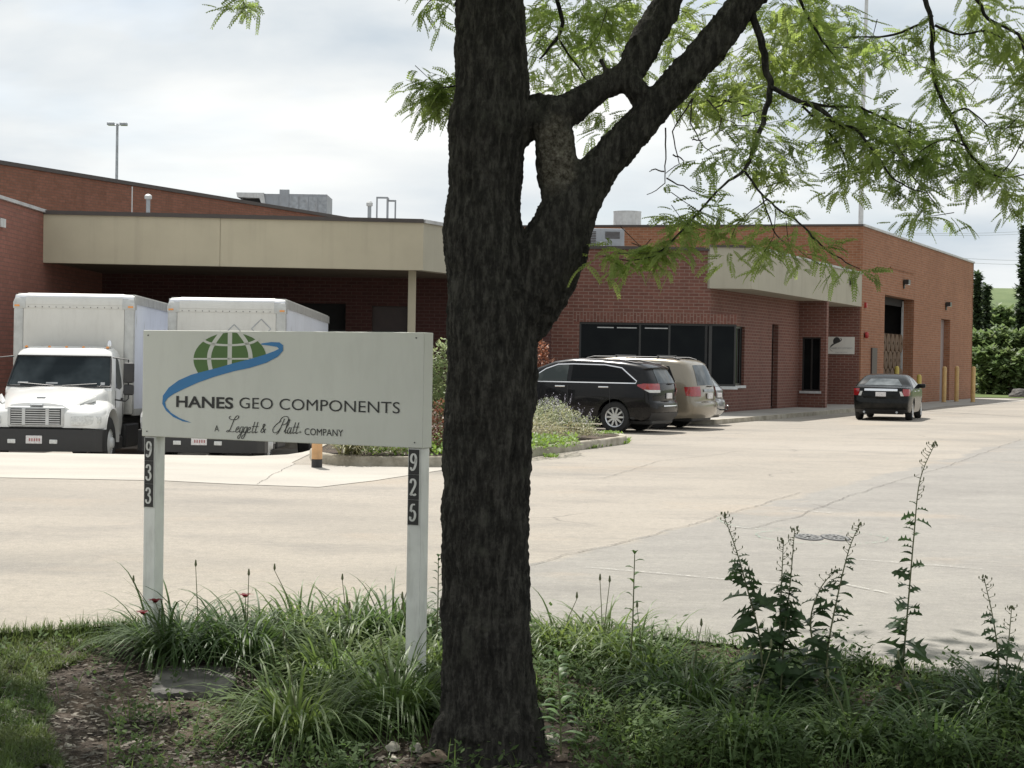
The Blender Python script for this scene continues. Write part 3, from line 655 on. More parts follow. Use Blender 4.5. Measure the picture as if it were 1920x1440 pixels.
# big HVAC on the warehouse roof
a = at(445, 400, 80); b = at(613, 400, 80); hv = tag(empty('rooftop_air_handler', (a.x, 80, 7.6)), 'long grey rooftop air handler with an open hood, standing above the warehouse roofline', 'hvac unit')
wv = b.x-a.x; zt = at(500, 362, 80).z-7.6
mb = MB(); mb.rbox((1.25, 0, .1), (2.15, 2.2, zt-.02), .02); mb.rbox((2.15, -.1, .1), (wv, 2.3, zt-.02), .02); mb.rbox((2.0, -.12, .5), (2.45, 0.1, zt+.18), .02); cab_ = mb.build('cabinet', M['hvac'], hv)
mb = MB()
for k in range(4): x0 = 2.5+k*.45; mb.box((x0, -.112, .3), (x0+.4, -.102, zt-.15))
mb.box((3.0, -.13, zt-.35), (3.25, -.113, zt-.31)); mb.build('door_panel', M['steel'], cab_)
mb = MB(); hh = zt; mb.add([(-.05, -.1, hh), (1.25, -.1, hh), (1.25, 2.2, hh), (-.05, 2.2, hh), (-.0, -.1, hh-.22), (-.0, 2.2, hh-.22), (1.05, -.1, hh-.25), (1.5, -.1, .3), (1.5, 2.2, .3), (1.05, 2.2, hh-.25), (1.25, -.1, hh)],
    [(0, 1, 2, 3), (0, 3, 5, 4), (0, 4, 6, 1), (1, 6, 7), (3, 2, 9, 5), (2, 8, 9)]); mb.build('hood', M['lightgrey'], hv)
mb = MB(); mb.box((.25, .1, .1), (1.2, 2.0, hh-.27)); mb.build('opening', M['dark'], hv)
def vent(px, pt, pb, Y, zr, lab, w_=8):
    q = at(px, pt, Y); r = w_/F*Y/2; o = tag(empty('vent_pipe', (q.x, Y, zr)), lab, 'vent pipe')
    h = q.z-zr; MB().cyl((0, 0, 0), r, h-.1, 14).build('pipe', M['steel'], o, smooth=40)
    MB().lathe((0, 0, h-.14), [(r*.9, 0), (r*1.7, .02), (r*1.75, .10), (r*1.0, .15), (0, .16)], 18).build('cap', M['lightgrey'], o, smooth=40)
vent(278, 365, 400, 48, 4.95, 'short round vent pipe with pale cap in front of the warehouse wall')
vent(693, 378, 408, 48, 4.95, 'slim vent pipe with flared cap beside the roof hatch rails', 7)
q = at(248, 350, 50); o = MB().tube([(0, 0, 0), (0, 0, q.z-4.95)], .018, 6).build('roof_rod', M['lightgrey']); o.location = (q.x, 50, 4.95); tag(o, 'thin pale rod standing on the roof left of the vent pipe', 'rod')
q = at(707, 369, 49); hr = tag(empty('hatch_guard_rail', (q.x, 49, 4.95)), 'grey metal guard rail frames around a roof hatch', 'guard rail')
h = q.z-4.95
for x0, x1, y0, y1, dz in ((0, .30, 0, .0, 0), (.28, .50, .5, .5, -.04)):
    mb = MB(); r = .022
    for xx in (x0, x1): mb.box((xx-r, y0-r, 0), (xx+r, y0+r, h+dz))
    mb.box((x0+r, y0-r, h+dz-.05), (x1-r, y0+r, h+dz)); mb.box((x0+r, y0-r, .3), (x1-r, y0+r, .35)); mb.build('rail', M['hvac'], hr)
mb = MB(); mb.box((.278, .03, h-.05), (.322, .47, h-.005)); mb.build('rail', M['hvac'], hr)
mb = MB(); mb.box((-.02, .05, -.02), (.6, .6, .25)); mb.build('hatch', M['hvac'], hr)
q = at(1176, 420, 72); r = 26/F*72; ef = tag(empty('exhaust_fan', (q.x, 72, 6.8)), 'squat pale cylindrical exhaust fan on the orange brick roof', 'exhaust fan')
h = at(1176, 398, 72).z-6.8; MB().lathe((0, 0, .3), [(r*1.15, -.3), (r*1.15, -.02), (r*1.0, 0), (r, h-.3), (r*1.03, h-.28), (r*.94, h-.3), (r*.9, h-.6), (0, h-.6)], 32).build('drum', M['lightgrey'], ef, smooth=35)
MB().rbox((-r*1.3, -r*1.3, 0), (r*1.3, r*1.3, .22), .02).build('kerb_box', M['coping_dark'], ef)
q = at(1085, 429, 56); q2 = at(1171, 429, 56); ac = tag(empty('rooftop_condenser', (q.x, 56, 4.7)), 'boxy grey rooftop air conditioner on the office wing beside the tree limb', 'hvac unit')
h = q2.z-4.7; wv = q2.x-q.x; cb = MB().rbox((0, 0, .1), (wv, 1.3, h), .02).build('cabinet', M['hvac'], ac)
mb = MB()
for k in range(6): mb.box((wv*.58, -.012, h-.13-k*.04), (wv*.9, -.004, h-.105-k*.04))
mb.build('louvre', M['coping_dark'], cb); mb = MB()
for k in range(14): mb.box((wv*.05, -.012, .5+k*.055), (wv*.38, -.004, .53+k*.055))
mb.build('louvre', M['coping_dark'], cb); MB().rbox((wv*.46, -.2, .1), (wv*.58, -.01, h-.45), .02).build('meter_box', M['lightgrey'], cb)
# poles
q = at(1614, 418, 66.6); fp = tag(empty('mast_pole', (q.x, 66.6, 6.8)), 'tall slim grey mast rising from the roof corner above the orange brick block', 'mast')
mb = MB(); mb.tube([(0, 0, 0), (.0, 0, 5), (.13, 0, 14)], [.10, .085, .05], 12); mb.build('pole', M['lightgrey'], fp, smooth=50); MB().lathe((0, 0, 0), [(.16, 0), (.16, .05), (.1, .1)], 14).build('base', M['coping_dark'], fp)
q = at(220, 232, 95); lp = tag(empty('floodlight_mast', (q.x, 95, 0)), 'tall thin floodlight pole far behind the warehouse, against the sky', 'light pole')
mb = MB(); mb.tube([(0, 0, 0), (0, 0, q.z)], [.13, .07], 10); mb.build('pole', M['steel'], lp, smooth=50)
for s in (-1, 1):
    ar = MB().tube([(0, 0, q.z-.1), (s*.3, 0, q.z-.02)], .03, 6).build('arm', M['steel'], lp)
    MB().rbox((min(s*.16, s*.55), -.2, q.z-.1), (max(s*.16, s*.55), .2, q.z+.06), .03).build('lamp_head', M['steel'], ar)
# power lines far away
k = 0
for (xa, ya, xb, yb) in ((1690, 437, 1960, 424), (1690, 440, 1960, 430), (1800, 484, 1960, 482), (1800, 492, 1960, 489)):
    k += 1; a = at(xa, ya, 210); b = at(xb+120, yb-4, 230); pts = [a.lerp(b, t/10) - Vector((0, 0, .5*math.sin(math.pi*t/10))) for t in range(11)]
    a0 = a - (b-a)*1.2; pts = [a0] + pts
    o = MB().tube(pts, .022, 5).build('power_line', M['hvac']); tag(o, ['highest', 'second highest', 'third', 'lowest'][k-1] + ' of the four thin power lines crossing the sky right of the brick block', 'power line', 'power lines in the far sky')

# ------------------------------------------------------------------ sidewalk and kerb by the office
kp = [(4.9, 44.9), (5.45, 45.0), (7.4, 49.2), (12.0, 59.2), (13.1, 61.6)]
def kerbslab(name, poly, h, mat): 
    mb = MB(); mb.prism(poly, -.05, h); return struct(name, mb, mat)
kerbslab('sidewalk', [(4.75, 45.0), (5.3, 45.15), (7.25, 49.3), (11.85, 59.3), (13.0, 61.8), (14.1, 64.2), (13.65, 65.55), (12.3, 66.1), (11.1, 59.7), (10.1, 60.05), (6.05, 51.28), (2.2, 51.28), (3.6, 48.0)], .12, M['sidewalk'])
kb = MB(); ins = [(4.75, 44.85), (5.42, 45.0), (7.4, 49.2), (12.0, 59.2), (13.15, 61.7), (14.25, 64.1)]
for i in range(len(ins)-1):
    a_, b_ = Vector((*ins[i], 0)), Vector((*ins[i+1], 0)); slab(kb, a_, b_, 0, (b_-a_).length, -.05, .125, 0, .15)
struct('sidewalk_kerb', kb, M['kerb'])
q0 = Vector((C1[0], C1[1], 0))
pl = [q0+A*.05, q0+A*2.6+B*.0, q0+A*2.2+B*6, q0+A*3.2+B*13, q0+A*3.2+B*26, q0+A*.05+B*26]
drape('garage_slab', [(p.x, p.y) for p in pl], M['sidewalk'], .008, 3)
# wall sign
s0 = P(1556, 648, 66.15); wsn = tag(empty('wall_sign', (0, 0, 0)), 'small white company sign with globe emblem on the shaded wall by the office door', 'sign')
# ------------------------------------------------------------------ the sign and its emblem
def text_mesh(txt, bold=0):
    cu = bpy.data.curves.new('t', 'FONT'); cu.body = txt; cu.size = 1; cu.offset = bold; cu.resolution_u = 4
    o = bpy.data.objects.new('t', cu); C.collection.objects.link(o); dg = bpy.context.evaluated_depsgraph_get(); me = bpy.data.meshes.new_from_object(o.evaluated_get(dg))
    vs = [v.co.copy() for v in me.vertices]; fs = [list(p.vertices) for p in me.polygons]
    bpy.data.objects.remove(o); bpy.data.curves.remove(cu); bpy.data.meshes.remove(me); return vs, fs
def fit_text(mb, txt, x0, x1, zb, zt, y, bold=0, shear=0):
    vs, fs = text_mesh(txt, bold); ax = min(v.x for v in vs); bx = max(v.x for v in vs); az = 0; bz = .70
    mb.add([(x0+(v.x-ax)/(bx-ax)*(x1-x0)+shear*(v.y/bz)*(zt-zb), y, zb+v.y/bz*(zt-zb)) for v in vs], fs)
def fillpoly(mb, pts, y):
    from mathutils.geometry import tessellate_polygon
    mb.add([(p[0], y, p[1]) for p in pts], [tuple(t) for t in tessellate_polygon([[Vector((p[0], p[1], 0)) for p in pts]])])
def stroke(mb, pts, w, y, curve=True):
    """flat stroke in the xz plane"""
    P2 = [Vector((p[0], 0, p[1])) for p in pts]
    if curve and len(P2) > 2:
        for _ in range(2):
            q = [P2[0]]
            for i in range(len(P2)-1): q += [P2[i].lerp(P2[i+1], .25), P2[i].lerp(P2[i+1], .75)]
            P2 = q + [P2[-1]]
    n = len(P2); vs = []
    for i, p in enumerate(P2):
        t = (P2[min(i+1, n-1)]-P2[max(i-1, 0)]); t = t.normalized() if t.length > 0 else Vector((1, 0, 0)); nn = Vector((-t.z, 0, t.x))
        ww = w*(.55+.45*abs(t.z)) ; vs += [(p.x-nn.x*ww/2, y, p.z-nn.z*ww/2), (p.x+nn.x*ww/2, y, p.z+nn.z*ww/2)]
    mb.add(vs, [(2*i, 2*i+1, 2*i+3, 2*i+2) for i in range(n-1)])
GL = {'e': [[(0, .45), (.3, .55), (.42, .85), (.22, 1), (0, .7), (0, .2), (.2, 0), (.55, .3)]],
 'g': [[(.45, .9), (.2, 1), (0, .6), (.05, .12), (.25, 0), (.45, .35), (.48, 1)], [(.48, 1), (.42, 0), (.3, -.8), (.05, -.95), (-.1, -.6), (.3, -.15), (.6, .25)]],
 't': [[(.25, 1.8), (.15, .35), (.22, 0), (.55, .3)], [(-.02, 1.05), (.5, 1.12)]],
 'l': [[(-.05, .25), (.4, 1.8), (.35, 2.35), (.15, 2.0), (.08, .4), (.2, 0), (.5, .3)]],
 'a': [[(.45, .9), (.2, 1), (0, .6), (.05, .1), (.25, 0), (.45, .4), (.48, .98)], [(.48, .98), (.45, .2), (.55, 0), (.75, .25)]],
 'L': [[(.60, 2.65), (.32, 2.3), (.15, 1.2), (.0, .3), (-.25, 0), (-.5, .15), (-.25, .38), (.25, .05), (.9, .2)], [(.60, 2.65), (.95, 2.6), (.80, 2.1), (.2, 1.95), (-.45, 2.1), (-.6, 2.4), (-.35, 2.55)]],
 'P': [[(.55, 2.3), (.35, 1.2), (.15, .1), (-.15, -.15)], [(.1, 1.9), (-.5, 1.4), (-.9, .6), (-.6, 0), (.0, .2), (.3, .9)], [(-.1, 1.7), (.1, 2.5), (.8, 2.75), (1.25, 2.3), (1.0, 1.5), (.4, 1.3)]],
 '&': [[(.9, 0), (.25, 1.0), (.3, 1.5), (.6, 1.5), (.55, 1.1), (.1, .5), (.1, .1), (.45, 0), (.9, .7)]]}
def script(mb, word, x0, x1, zb, xh, y, w_, slant=.45, adv=None):
    adv = adv or {'e': .56, 'g': .62, 't': .48, 'l': .42, 'a': .68, 'L': .95, 'P': 1.0, '&': 1.0}
    tot = sum(adv[c] for c in word); sx_ = (x1-x0)/tot; x = x0
    for c_ in word:
        for st in GL[c_]: stroke(mb, [(x+p[0]*sx_+slant*p[1]*xh*.6, zb+p[1]*xh) for p in st], w_, y)
        x += adv[c_]*sx_
def emblem(par, wd, hg, z0, y, small=False):
    def S(x, yy):
        s = (x-36)/1735.; t = s*10.07/((1-s)*9.2+s*10.07); top = 50+.0219*(x-40); bot = 710+.0509*(x-32)
        return (t*wd, z0+hg*(1-(yy-top)/(bot-top)))
    rib_up = [(162, 510), (165, 460), (200, 410), (260, 365), (340, 330), (400, 315), (500, 290), (600, 262), (700, 238), (790, 212), (850, 190), (877, 177), (866, 165), (820, 156), (768, 149), (768, 142), (830, 134), (880, 137), (903, 155), (902, 190)]
    rib_lo = [(870, 225), (800, 262), (700, 292), (600, 312), (480, 345), (380, 380), (290, 420), (230, 450), (195, 475), (178, 500), (185, 530), (215, 565), (270, 600), (345, 630), (290, 620), (230, 592), (185, 552)]
    k = .6 if small else 1
    mb = MB(); up = [(575+225*math.cos(a), 235-163*math.sin(a)) for a in [math.pi*i/24 for i in range(-3, 28)]]
    up = [p for p in up if p[1] < 330 and not (p[0] > 600 and p[1] > 262)]
    low = [(380, 322), (500, 296), (600, 268), (700, 244), (800, 216)]
    fillpoly(mb, [S(*p) for p in up + low], y-.0010*1); globe = mb.build('globe_emblem', M['green_ink'] if not small else M['ink'], par, fix='nonormal')
    if not small:
        mb = MB()
        for st, w_ in (([(574, 66), (574, 280)], 22), ([(522, 68), (470, 140), (447, 200), (447, 250), (458, 302)], 21), ([(628, 68), (675, 130), (700, 190), (704, 255)], 21), ([(340, 232), (500, 234), (700, 236), (735, 236)], 12), ([(395, 108), (450, 142), (575, 153), (700, 143), (755, 112)], 15)):
            stroke(mb, [S(*p) for p in st], w_/1735*wd*1.25, y-.0016)
        mb.build('globe_line', M['sign_white'], par, fix='nonormal')
    mb = MB(); fillpoly(mb, [S(*p) for p in rib_up+rib_lo], y-.0022); mb.build('ribbon_emblem', M['blue_ink'] if not small else M['ink'], par, fix='nonormal')
    if small:
        mb = MB(); fit_text(mb, 'HANES', S(248, 0)[0], S(600, 0)[0], S(300, 530)[1], S(300, 466)[1], y-.003, .02); fit_text(mb, 'GEO COMPONENTS', S(638, 0)[0], S(1628, 0)[0], S(1100, 562)[1], S(1100, 492)[1], y-.003, .0)
        fit_text(mb, 'A Leggett & Platt COMPANY', S(487, 0)[0], S(1278, 0)[0], S(900, 700)[1], S(900, 660)[1], y-.003); mb.build('lettering', M['grey_ink'], par, fix='nonormal'); return
    mb = MB(); fit_text(mb, 'HANES', *[S(248, 0)[0], S(600, 0)[0]], S(420, 536)[1], S(420, 468)[1], y-.003, .022); mb.build('lettering', M['ink'], par, fix='nonormal'); mb = MB()
    fit_text(mb, 'GEO COMPONENTS', S(638, 0)[0], S(1628, 0)[0], S(1130, 562)[1], S(1130, 492)[1], y-.003, -.004); mb.build('lettering', M['ink'], par, fix='nonormal'); mb = MB()
    fit_text(mb, 'A', S(487, 0)[0], S(514, 0)[0], S(500, 684)[1], S(500, 646)[1], y-.003, 0); fit_text(mb, 'COMPANY', S(1043, 0)[0], S(1280, 0)[0], S(1160, 715)[1], S(1160, 673)[1], y-.003, 0)
    xh = S(700, 650)[1]-S(700, 690)[1]
    script(mb, 'Leggett', S(578, 0)[0], S(748, 0)[0], S(640, 694)[1], xh, y-.003, .0052); script(mb, '&', S(768, 0)[0], S(800, 0)[0], S(790, 695)[1], xh*.9, y-.003, .006)
    script(mb, 'Platt', S(875, 0)[0], S(1000, 0)[0], S(930, 702)[1], xh, y-.003, .0052)
    q = S(1016, 692); stroke(mb, [(q[0]+.006*math.cos(a*.7), q[1]+.006*math.sin(a*.7)) for a in range(11)], .002, y-.003, False); stroke(mb, [(q[0]-.002, q[1]-.003), (q[0]-.002, q[1]+.003), (q[0]+.002, q[1]+.001), (q[0]+.002, q[1]-.003)], .0015, y-.003, False)
    mb.build('lettering', M['ink'], par, fix='nonormal')
NUM = {'9': [[(.52, .72), (.45, .50), (.24, .44), (.06, .56), (.05, .80), (.20, .98), (.42, .96), (.54, .76), (.52, .40), (.38, .10), (.18, .0), (.05, .08), (.09, .18)]],
 '3': [[(.06, .78), (.10, .94), (.30, 1.0), (.48, .88), (.46, .66), (.24, .54)], [(.24, .54), (.48, .46), (.55, .24), (.42, .03), (.18, .0), (.04, .12), (.07, .24)]],
 '2': [[(.05, .74), (.08, .92), (.28, 1.0), (.50, .88), (.50, .62), (.28, .34), (.04, .02)], [(.04, .03), (.22, .09), (.42, .01), (.56, .12)]],
 '5': [[(.50, .98), (.16, .97), (.10, .55)], [(.10, .55), (.30, .64), (.52, .50), (.52, .20), (.32, .0), (.12, .02), (.04, .14), (.08, .24)]]}
sgn = tag(empty('company_sign', (-2.2, 10.07, 0), -math.radians(27)), 'large pale company sign on two white posts, green globe and blue ribbon emblem', 'sign')
WS = 1.935; PZ0, PZ1 = 1.158, 1.79
MB().rbox((0, -.012, PZ0), (WS, .088, PZ1), .004).build('panel', M['sign_white'], sgn); pnl = sgn.children[0]
mb = MB(); mb.box((.015, .01, PZ0-.004), (WS-.002, .086, PZ0-.0005)) 
emblem(pnl, WS, PZ1-PZ0, PZ0, -.0125)
mb = MB()
for x_, z_ in ((.04, PZ1-.03), (WS-.05, PZ1-.03), (WS-.05, PZ0+.03), (.04, PZ0+.03)): mb.cyl((x_, -.016, z_), .004, .003, 8, 'y')
mb.build('screw', M['ink'], pnl)
for x0, num in ((.012, '933'), (WS-.098, '925')):
    gzv = -.25
    mb = MB(); mb.rbox((x0, 0, gzv), (x0+.086, .086, PZ0-.001), .004); ps = mb.build('post', M['post_white'], sgn)
    ph = .138; pw = .068
    for i, ch in enumerate(num):
        zc = PZ0-.008-(i+1)*ph
        mb = MB(); mb.box((x0+.007, -.006, zc+.001), (x0+.007+pw, -.0005, zc+ph-.001)); pl = mb.build('number_plate', M['ink'], ps)
        mb = MB(); dh = .092
        for st in NUM[ch]: stroke(mb, [(x0+.020+p[0]*dh*.78*.92, zc+.023+p[1]*dh) for p in st], .0145, -.008)
        mb.build('numeral', M['silver'], pl, fix='nonormal')
        if i == 0:
            mb = MB(); mb.box((x0+.004, -.0055, zc-2*ph-.003), (x0+.0068, -.0004, zc+ph+.003)); mb.box((x0+.0752, -.0055, zc-2*ph-.003), (x0+.079, -.0004, zc+ph+.003)); mb.build('plate_frame', M['silver'], ps)
# wall sign by the office door
wsn.location = (P(1556, 648, 65.2).x, 65.9, 0); 
d3 = (Vector((C1[0]-.1, C1[1]-.16, 0))-Vector((W3[0], W3[1], 0))).normalized(); wsn.rotation_euler.z = math.atan2(d3.y, d3.x)
wp = Vector((W3[0], W3[1], 0)) + d3*.14; wsn.location = (wp.x, wp.y, 0)
ww_ = 49/F*66; zb_ = P(1580, 664, 66).z; zt_ = P(1580, 632, 66).z
pn = MB().box((0, -.06, zb_), (ww_, -.01, zt_)).build('panel', M['sign_white'], wsn); emblem(pn, ww_, zt_-zb_, zb_, -.062, True)

# ------------------------------------------------------------------ cars
def inpoly(px, py, poly):
    c_ = False; n = len(poly)
    for i in range(n):
        x1, y1 = poly[i]; x2, y2 = poly[(i+1) % n]
        if (y1 > py) != (y2 > py) and px < (x2-x1)*(py-y1)/(y2-y1)+x1: c_ = not c_
    return c_
class Car:
    def __init__(s, outline, arches, W, belt, top, xr, xf, tumble=.20, taper_f=.14, taper_r=.10, crown=.03, rc=.85):
        s.W = W; s.h = W/2; s.belt = belt; s.top = top; s.xr = xr; s.xf = xf; s.tumble = tumble; s.tf = taper_f; s.tr = taper_r; s.crown = crown; s.rc = rc
        # outline with dense points
        pts = []
        n = len(outline)
        for i in range(n):
            a = Vector((*outline[i], 0)); b = Vector((*outline[(i+1) % n], 0)); k = max(1, int((b-a).length/.14))
            for j in range(k): q = a.lerp(b, j/k); pts.append((q.x, q.y, False))
        # bottom edge carries the arches
        full = []
        sill = min(p[1] for p in outline)
        for (ax, ar, az) in arches:
            th = math.acos(max(-1, min(1, (sill-az)/ar))) if abs(sill-az) < ar else math.pi/2
        s.arches = arches; s.sill = sill
        top_pts = [p for p in pts if not (p[1] < sill+.02 and outline[0][0]+.001 < p[0] < outline[-1][0]+.001)]
        bot = []
        # outline runs: rear-bottom -> up -> roof -> front-bottom, the closing segment is the sill
        xa = outline[-1][0]; 
        for (ax, ar, az) in sorted(arches, key=lambda t: -t[0]):
            dz = sill-az; half = math.sqrt(ar*ar-dz*dz); a0 = math.atan2(dz, half); a1 = math.pi-a0
            for k in range(15): t = a0+(a1-a0)*k/14; bot.append((ax+ar*math.cos(t), az+ar*math.sin(t), True))
        s.prof = top_pts + bot
        s.prof = [p for i, p in enumerate(s.prof) if i == 0 or (abs(p[0]-s.prof[i-1][0])+abs(p[1]-s.prof[i-1][1])) > .01]
        n = len(s.prof); V2 = [Vector((p[0], p[1])) for p in s.prof]; area = sum(V2[i].x*V2[(i+1) % n].y-V2[(i+1) % n].x*V2[i].y for i in range(n)); sg = 1 if area > 0 else -1
        nrm = []
        for i in range(n):
            t = (V2[(i+1) % n]-V2[i]).normalized()+(V2[i]-V2[i-1]).normalized(); t = t.normalized() if t.length > .01 else Vector((1, 0)); nrm.append(Vector((-t.y, t.x))*sg)
        lay = [(0, 0), (.35, 0), (.62, 0), (.80, .0), (.90, .004), (.95, .014), (.985, .034), (1.0, .06)]
        bm = bmesh.new(); rings = []
        for sgn_ in (-1, 1):
            rr = []
            for (yy, ins_) in lay:
                ring = []
                for i in range(n):
                    x, z, ar_ = s.prof[i]; k = .12 if ar_ else (1.5 if z > belt+.05 else (.75 if z > sill+.1 else .4))
                    q = V2[i]+nrm[i]*ins_*k; ring.append((q.x, sgn_*yy*s.h, q.y))
                rr.append(ring)
            rings.append(rr)
        seq = [rings[0][k] for k in range(len(lay)-1, -1, -1)] + [rings[1][k] for k in range(1, len(lay))]
        vv = [[bm.verts.new(p) for p in r] for r in seq]
        for a in range(len(vv)-1):
            for i in range(n): bm.faces.new((vv[a][i], vv[a][(i+1) % n], vv[a+1][(i+1) % n], vv[a+1][i]))
        from mathutils.geometry import delaunay_2d_cdt
        for rv in (vv[0], vv[-1]):
            o2 = [Vector((v.co.x, v.co.z)) for v in rv]; pl2 = [(p.x, p.y) for p in o2]; extra = []
            x = xr+.1
            while x < xf:
                z = sill+.07
                while z < top:
                    if inpoly(x, z, pl2) and min((Vector((x, z))-p).length for p in o2) > .06: extra.append(Vector((x, z)))
                    z += .12
                x += .16
            res = delaunay_2d_cdt(o2+extra, [(i, (i+1) % n) for i in range(n)], [], 0, 1e-6)
            cv_ = []; 
            for k, q in enumerate(res[0]):
                og = [j for j in res[3][k] if j < n]
                cv_.append(rv[og[0]] if og else bm.verts.new((q.x, rv[0].co.y, q.y)))
            for f in res[2]:
                cx_ = sum(res[0][k].x for k in f)/3; cz_ = sum(res[0][k].y for k in f)/3
                if inpoly(cx_, cz_, pl2) and len({cv_[k] for k in f}) == 3:
                    try: bm.faces.new([cv_[k] for k in f])
                    except ValueError: pass
        bmesh.ops.recalc_face_normals(bm, faces=bm.faces)
        s.bm = bm
    def D(s, p):
        x, y, z = p; t = abs(y)/s.h
        f = 1.0
        if z < .55: f -= .05*((.55-z)/.3)**2
        f += .015*math.sin(min(1, max(0, (z-.45)/(s.belt-.45)))*math.pi)-.01
        if z > s.belt: f -= s.tumble*((z-s.belt)/(s.top-s.belt))**1.15
        if x > s.xf-1.1: f -= s.tf*((x-s.xf+1.1)/1.1)**2
        if x < s.xr+.9: f -= s.tr*((s.xr+.9-x)/.9)**2
        dx = 0
        if x < s.xr+1.0: dx = .13*t**3*((s.xr+1.0-x))
        if x > s.xf-1.0: dx = -.28*t**3*((x-s.xf+1.0))
        dz = s.crown*(1-t*t)*max(0, min(1, (z-s.belt+.1)/.3))
        return Vector((x+dx, y*f, z+dz))
    def build(s, name, mat, par, eps=0):
        bm = s.bm.copy()
        for v in bm.verts: v.co = s.D(v.co)
        mb = MB(); mb.frombm(bm); return mb.build(name, mat, par, smooth=38)
    def patch(s, name, mat, par, poly, axis, pred, eps=.005, back=True):
        bm = s.bm.copy(); n = len(poly)
        for i in range(n):
            a = poly[i]; b = poly[(i+1) % n]; d = (b[0]-a[0], b[1]-a[1])
            # only cut geometry near this edge
            if axis == 'y': co = (a[0], 0, a[1]); no = Vector((-d[1], 0, d[0]))
            else: co = (0, a[0], a[1]); no = Vector((0, -d[1], d[0]))
            if no.length < 1e-9: continue
            bmesh.ops.bisect_plane(bm, geom=bm.verts[:]+bm.edges[:]+bm.faces[:], plane_co=co, plane_no=no.normalized())
        kill = []
        for f in bm.faces:
            c_ = f.calc_center_median(); u_ = (c_.x, c_.z) if axis == 'y' else (c_.y, c_.z)
            if not inpoly(u_[0], u_[1], poly) or not pred(c_, f.normal): kill.append(f)
        bmesh.ops.delete(bm, geom=kill, context='FACES')
        for v in bm.verts: v.co = s.D(v.co)
        bm.normal_update()
        nr = [v.normal.copy() for v in bm.verts]
        for v, q in zip(bm.verts, nr): v.co += q*eps
        mb = MB(); mb.frombm(bm); return mb.build(name, mat, par, smooth=38, fix='nonormal')
def wheel(par, x, y, r, rr, w_, side, spokes=10, mat='alu', name='wheel', cover=False, front=False):
    s_ = 1 if side > 0 else -1
    t = MB(); t.lathe((x, y-s_*w_, r), [(rr*.9, 0), (r-.03, 0), (r, .03), (r, w_-.03), (r-.025, w_), (rr+.015, w_+.004), (rr, w_-.02)] if s_ > 0 else [(rr*.9, 0), (r-.03, 0), (r, -.03), (r, -w_+.03), (r-.025, -w_), (rr+.015, -w_-.004), (rr, -w_+.02)], 36, 'y')
    wh = t.build(name, M['rubber'], par, smooth=40)
    m_ = MB(); yo = y
    sg = s_
    m_.lathe((x, yo, r), [(rr, -.02*sg), (rr*.99, .0), (rr*.90, -.012*sg), (rr*.86, -.03*sg), (rr*.84, -.06*sg)], 32, 'y')
    for k in range(spokes):
        a = 2*math.pi*k/spokes; d = Vector((math.cos(a), 0, math.sin(a))); e = Vector((-d.z, 0, d.x)); c0 = Vector((x, yo, r))
        w0, w1_ = rr*.10, rr*.085
        a1 = c0+d*rr*.16; a2 = c0+d*rr*.9
        out = Vector((0, -.008*sg, 0)); inn = Vector((0, -.045*sg, 0)); o2 = Vector((0, -.004*sg, 0))
        m_.add([a1-e*w0+out, a1+e*w0+out, a2+e*w1_+o2, a2-e*w1_+o2, a1-e*w0+inn, a1+e*w0+inn, a2+e*w1_+inn, a2-e*w1_+inn], [(0, 1, 2, 3), (0, 4, 5, 1), (1, 5, 6, 2), (2, 6, 7, 3), (3, 7, 4, 0), (4, 7, 6, 5)])
    m_.lathe((x, yo, r), [(0, -.002*sg), (rr*.18, -.004*sg), (rr*.20, -.02*sg)], 18, 'y')
    m_.build('rim', M[mat], wh, smooth=35)
    m_ = MB(); m_.cyl((x, yo-sg*.09, r), rr*.86, .02*sg, 24, 'y'); m_.build('brake_disc', M['plastic'], wh)
    return wh
def underbody(par, x0, x1, h, z0=.2, z1=.62):
    MB().rbox((x0+.15, -h*.78, z0), (x1-.2, h*.78, z1), .04).build('underbody', M['plastic'], par)
ANG = math.atan2(.421, -.907)
side_p = lambda y0: (lambda c_, n: c_.y*y0 > .0 and abs(n.y) > .6)
rearp = lambda c_, n: n.x < -.35
frontp = lambda c_, n: n.x > .25
# --- black SUV
q = G(1155, 811); suv = tag(empty('parked_car', (q.x, q.y, 0), ANG), 'glossy black crossover with chrome window trim, nearest of the row by the office windows', 'car', 'cars parked in front of the office')
q_l = Vector((.945*.0, 0, 0))
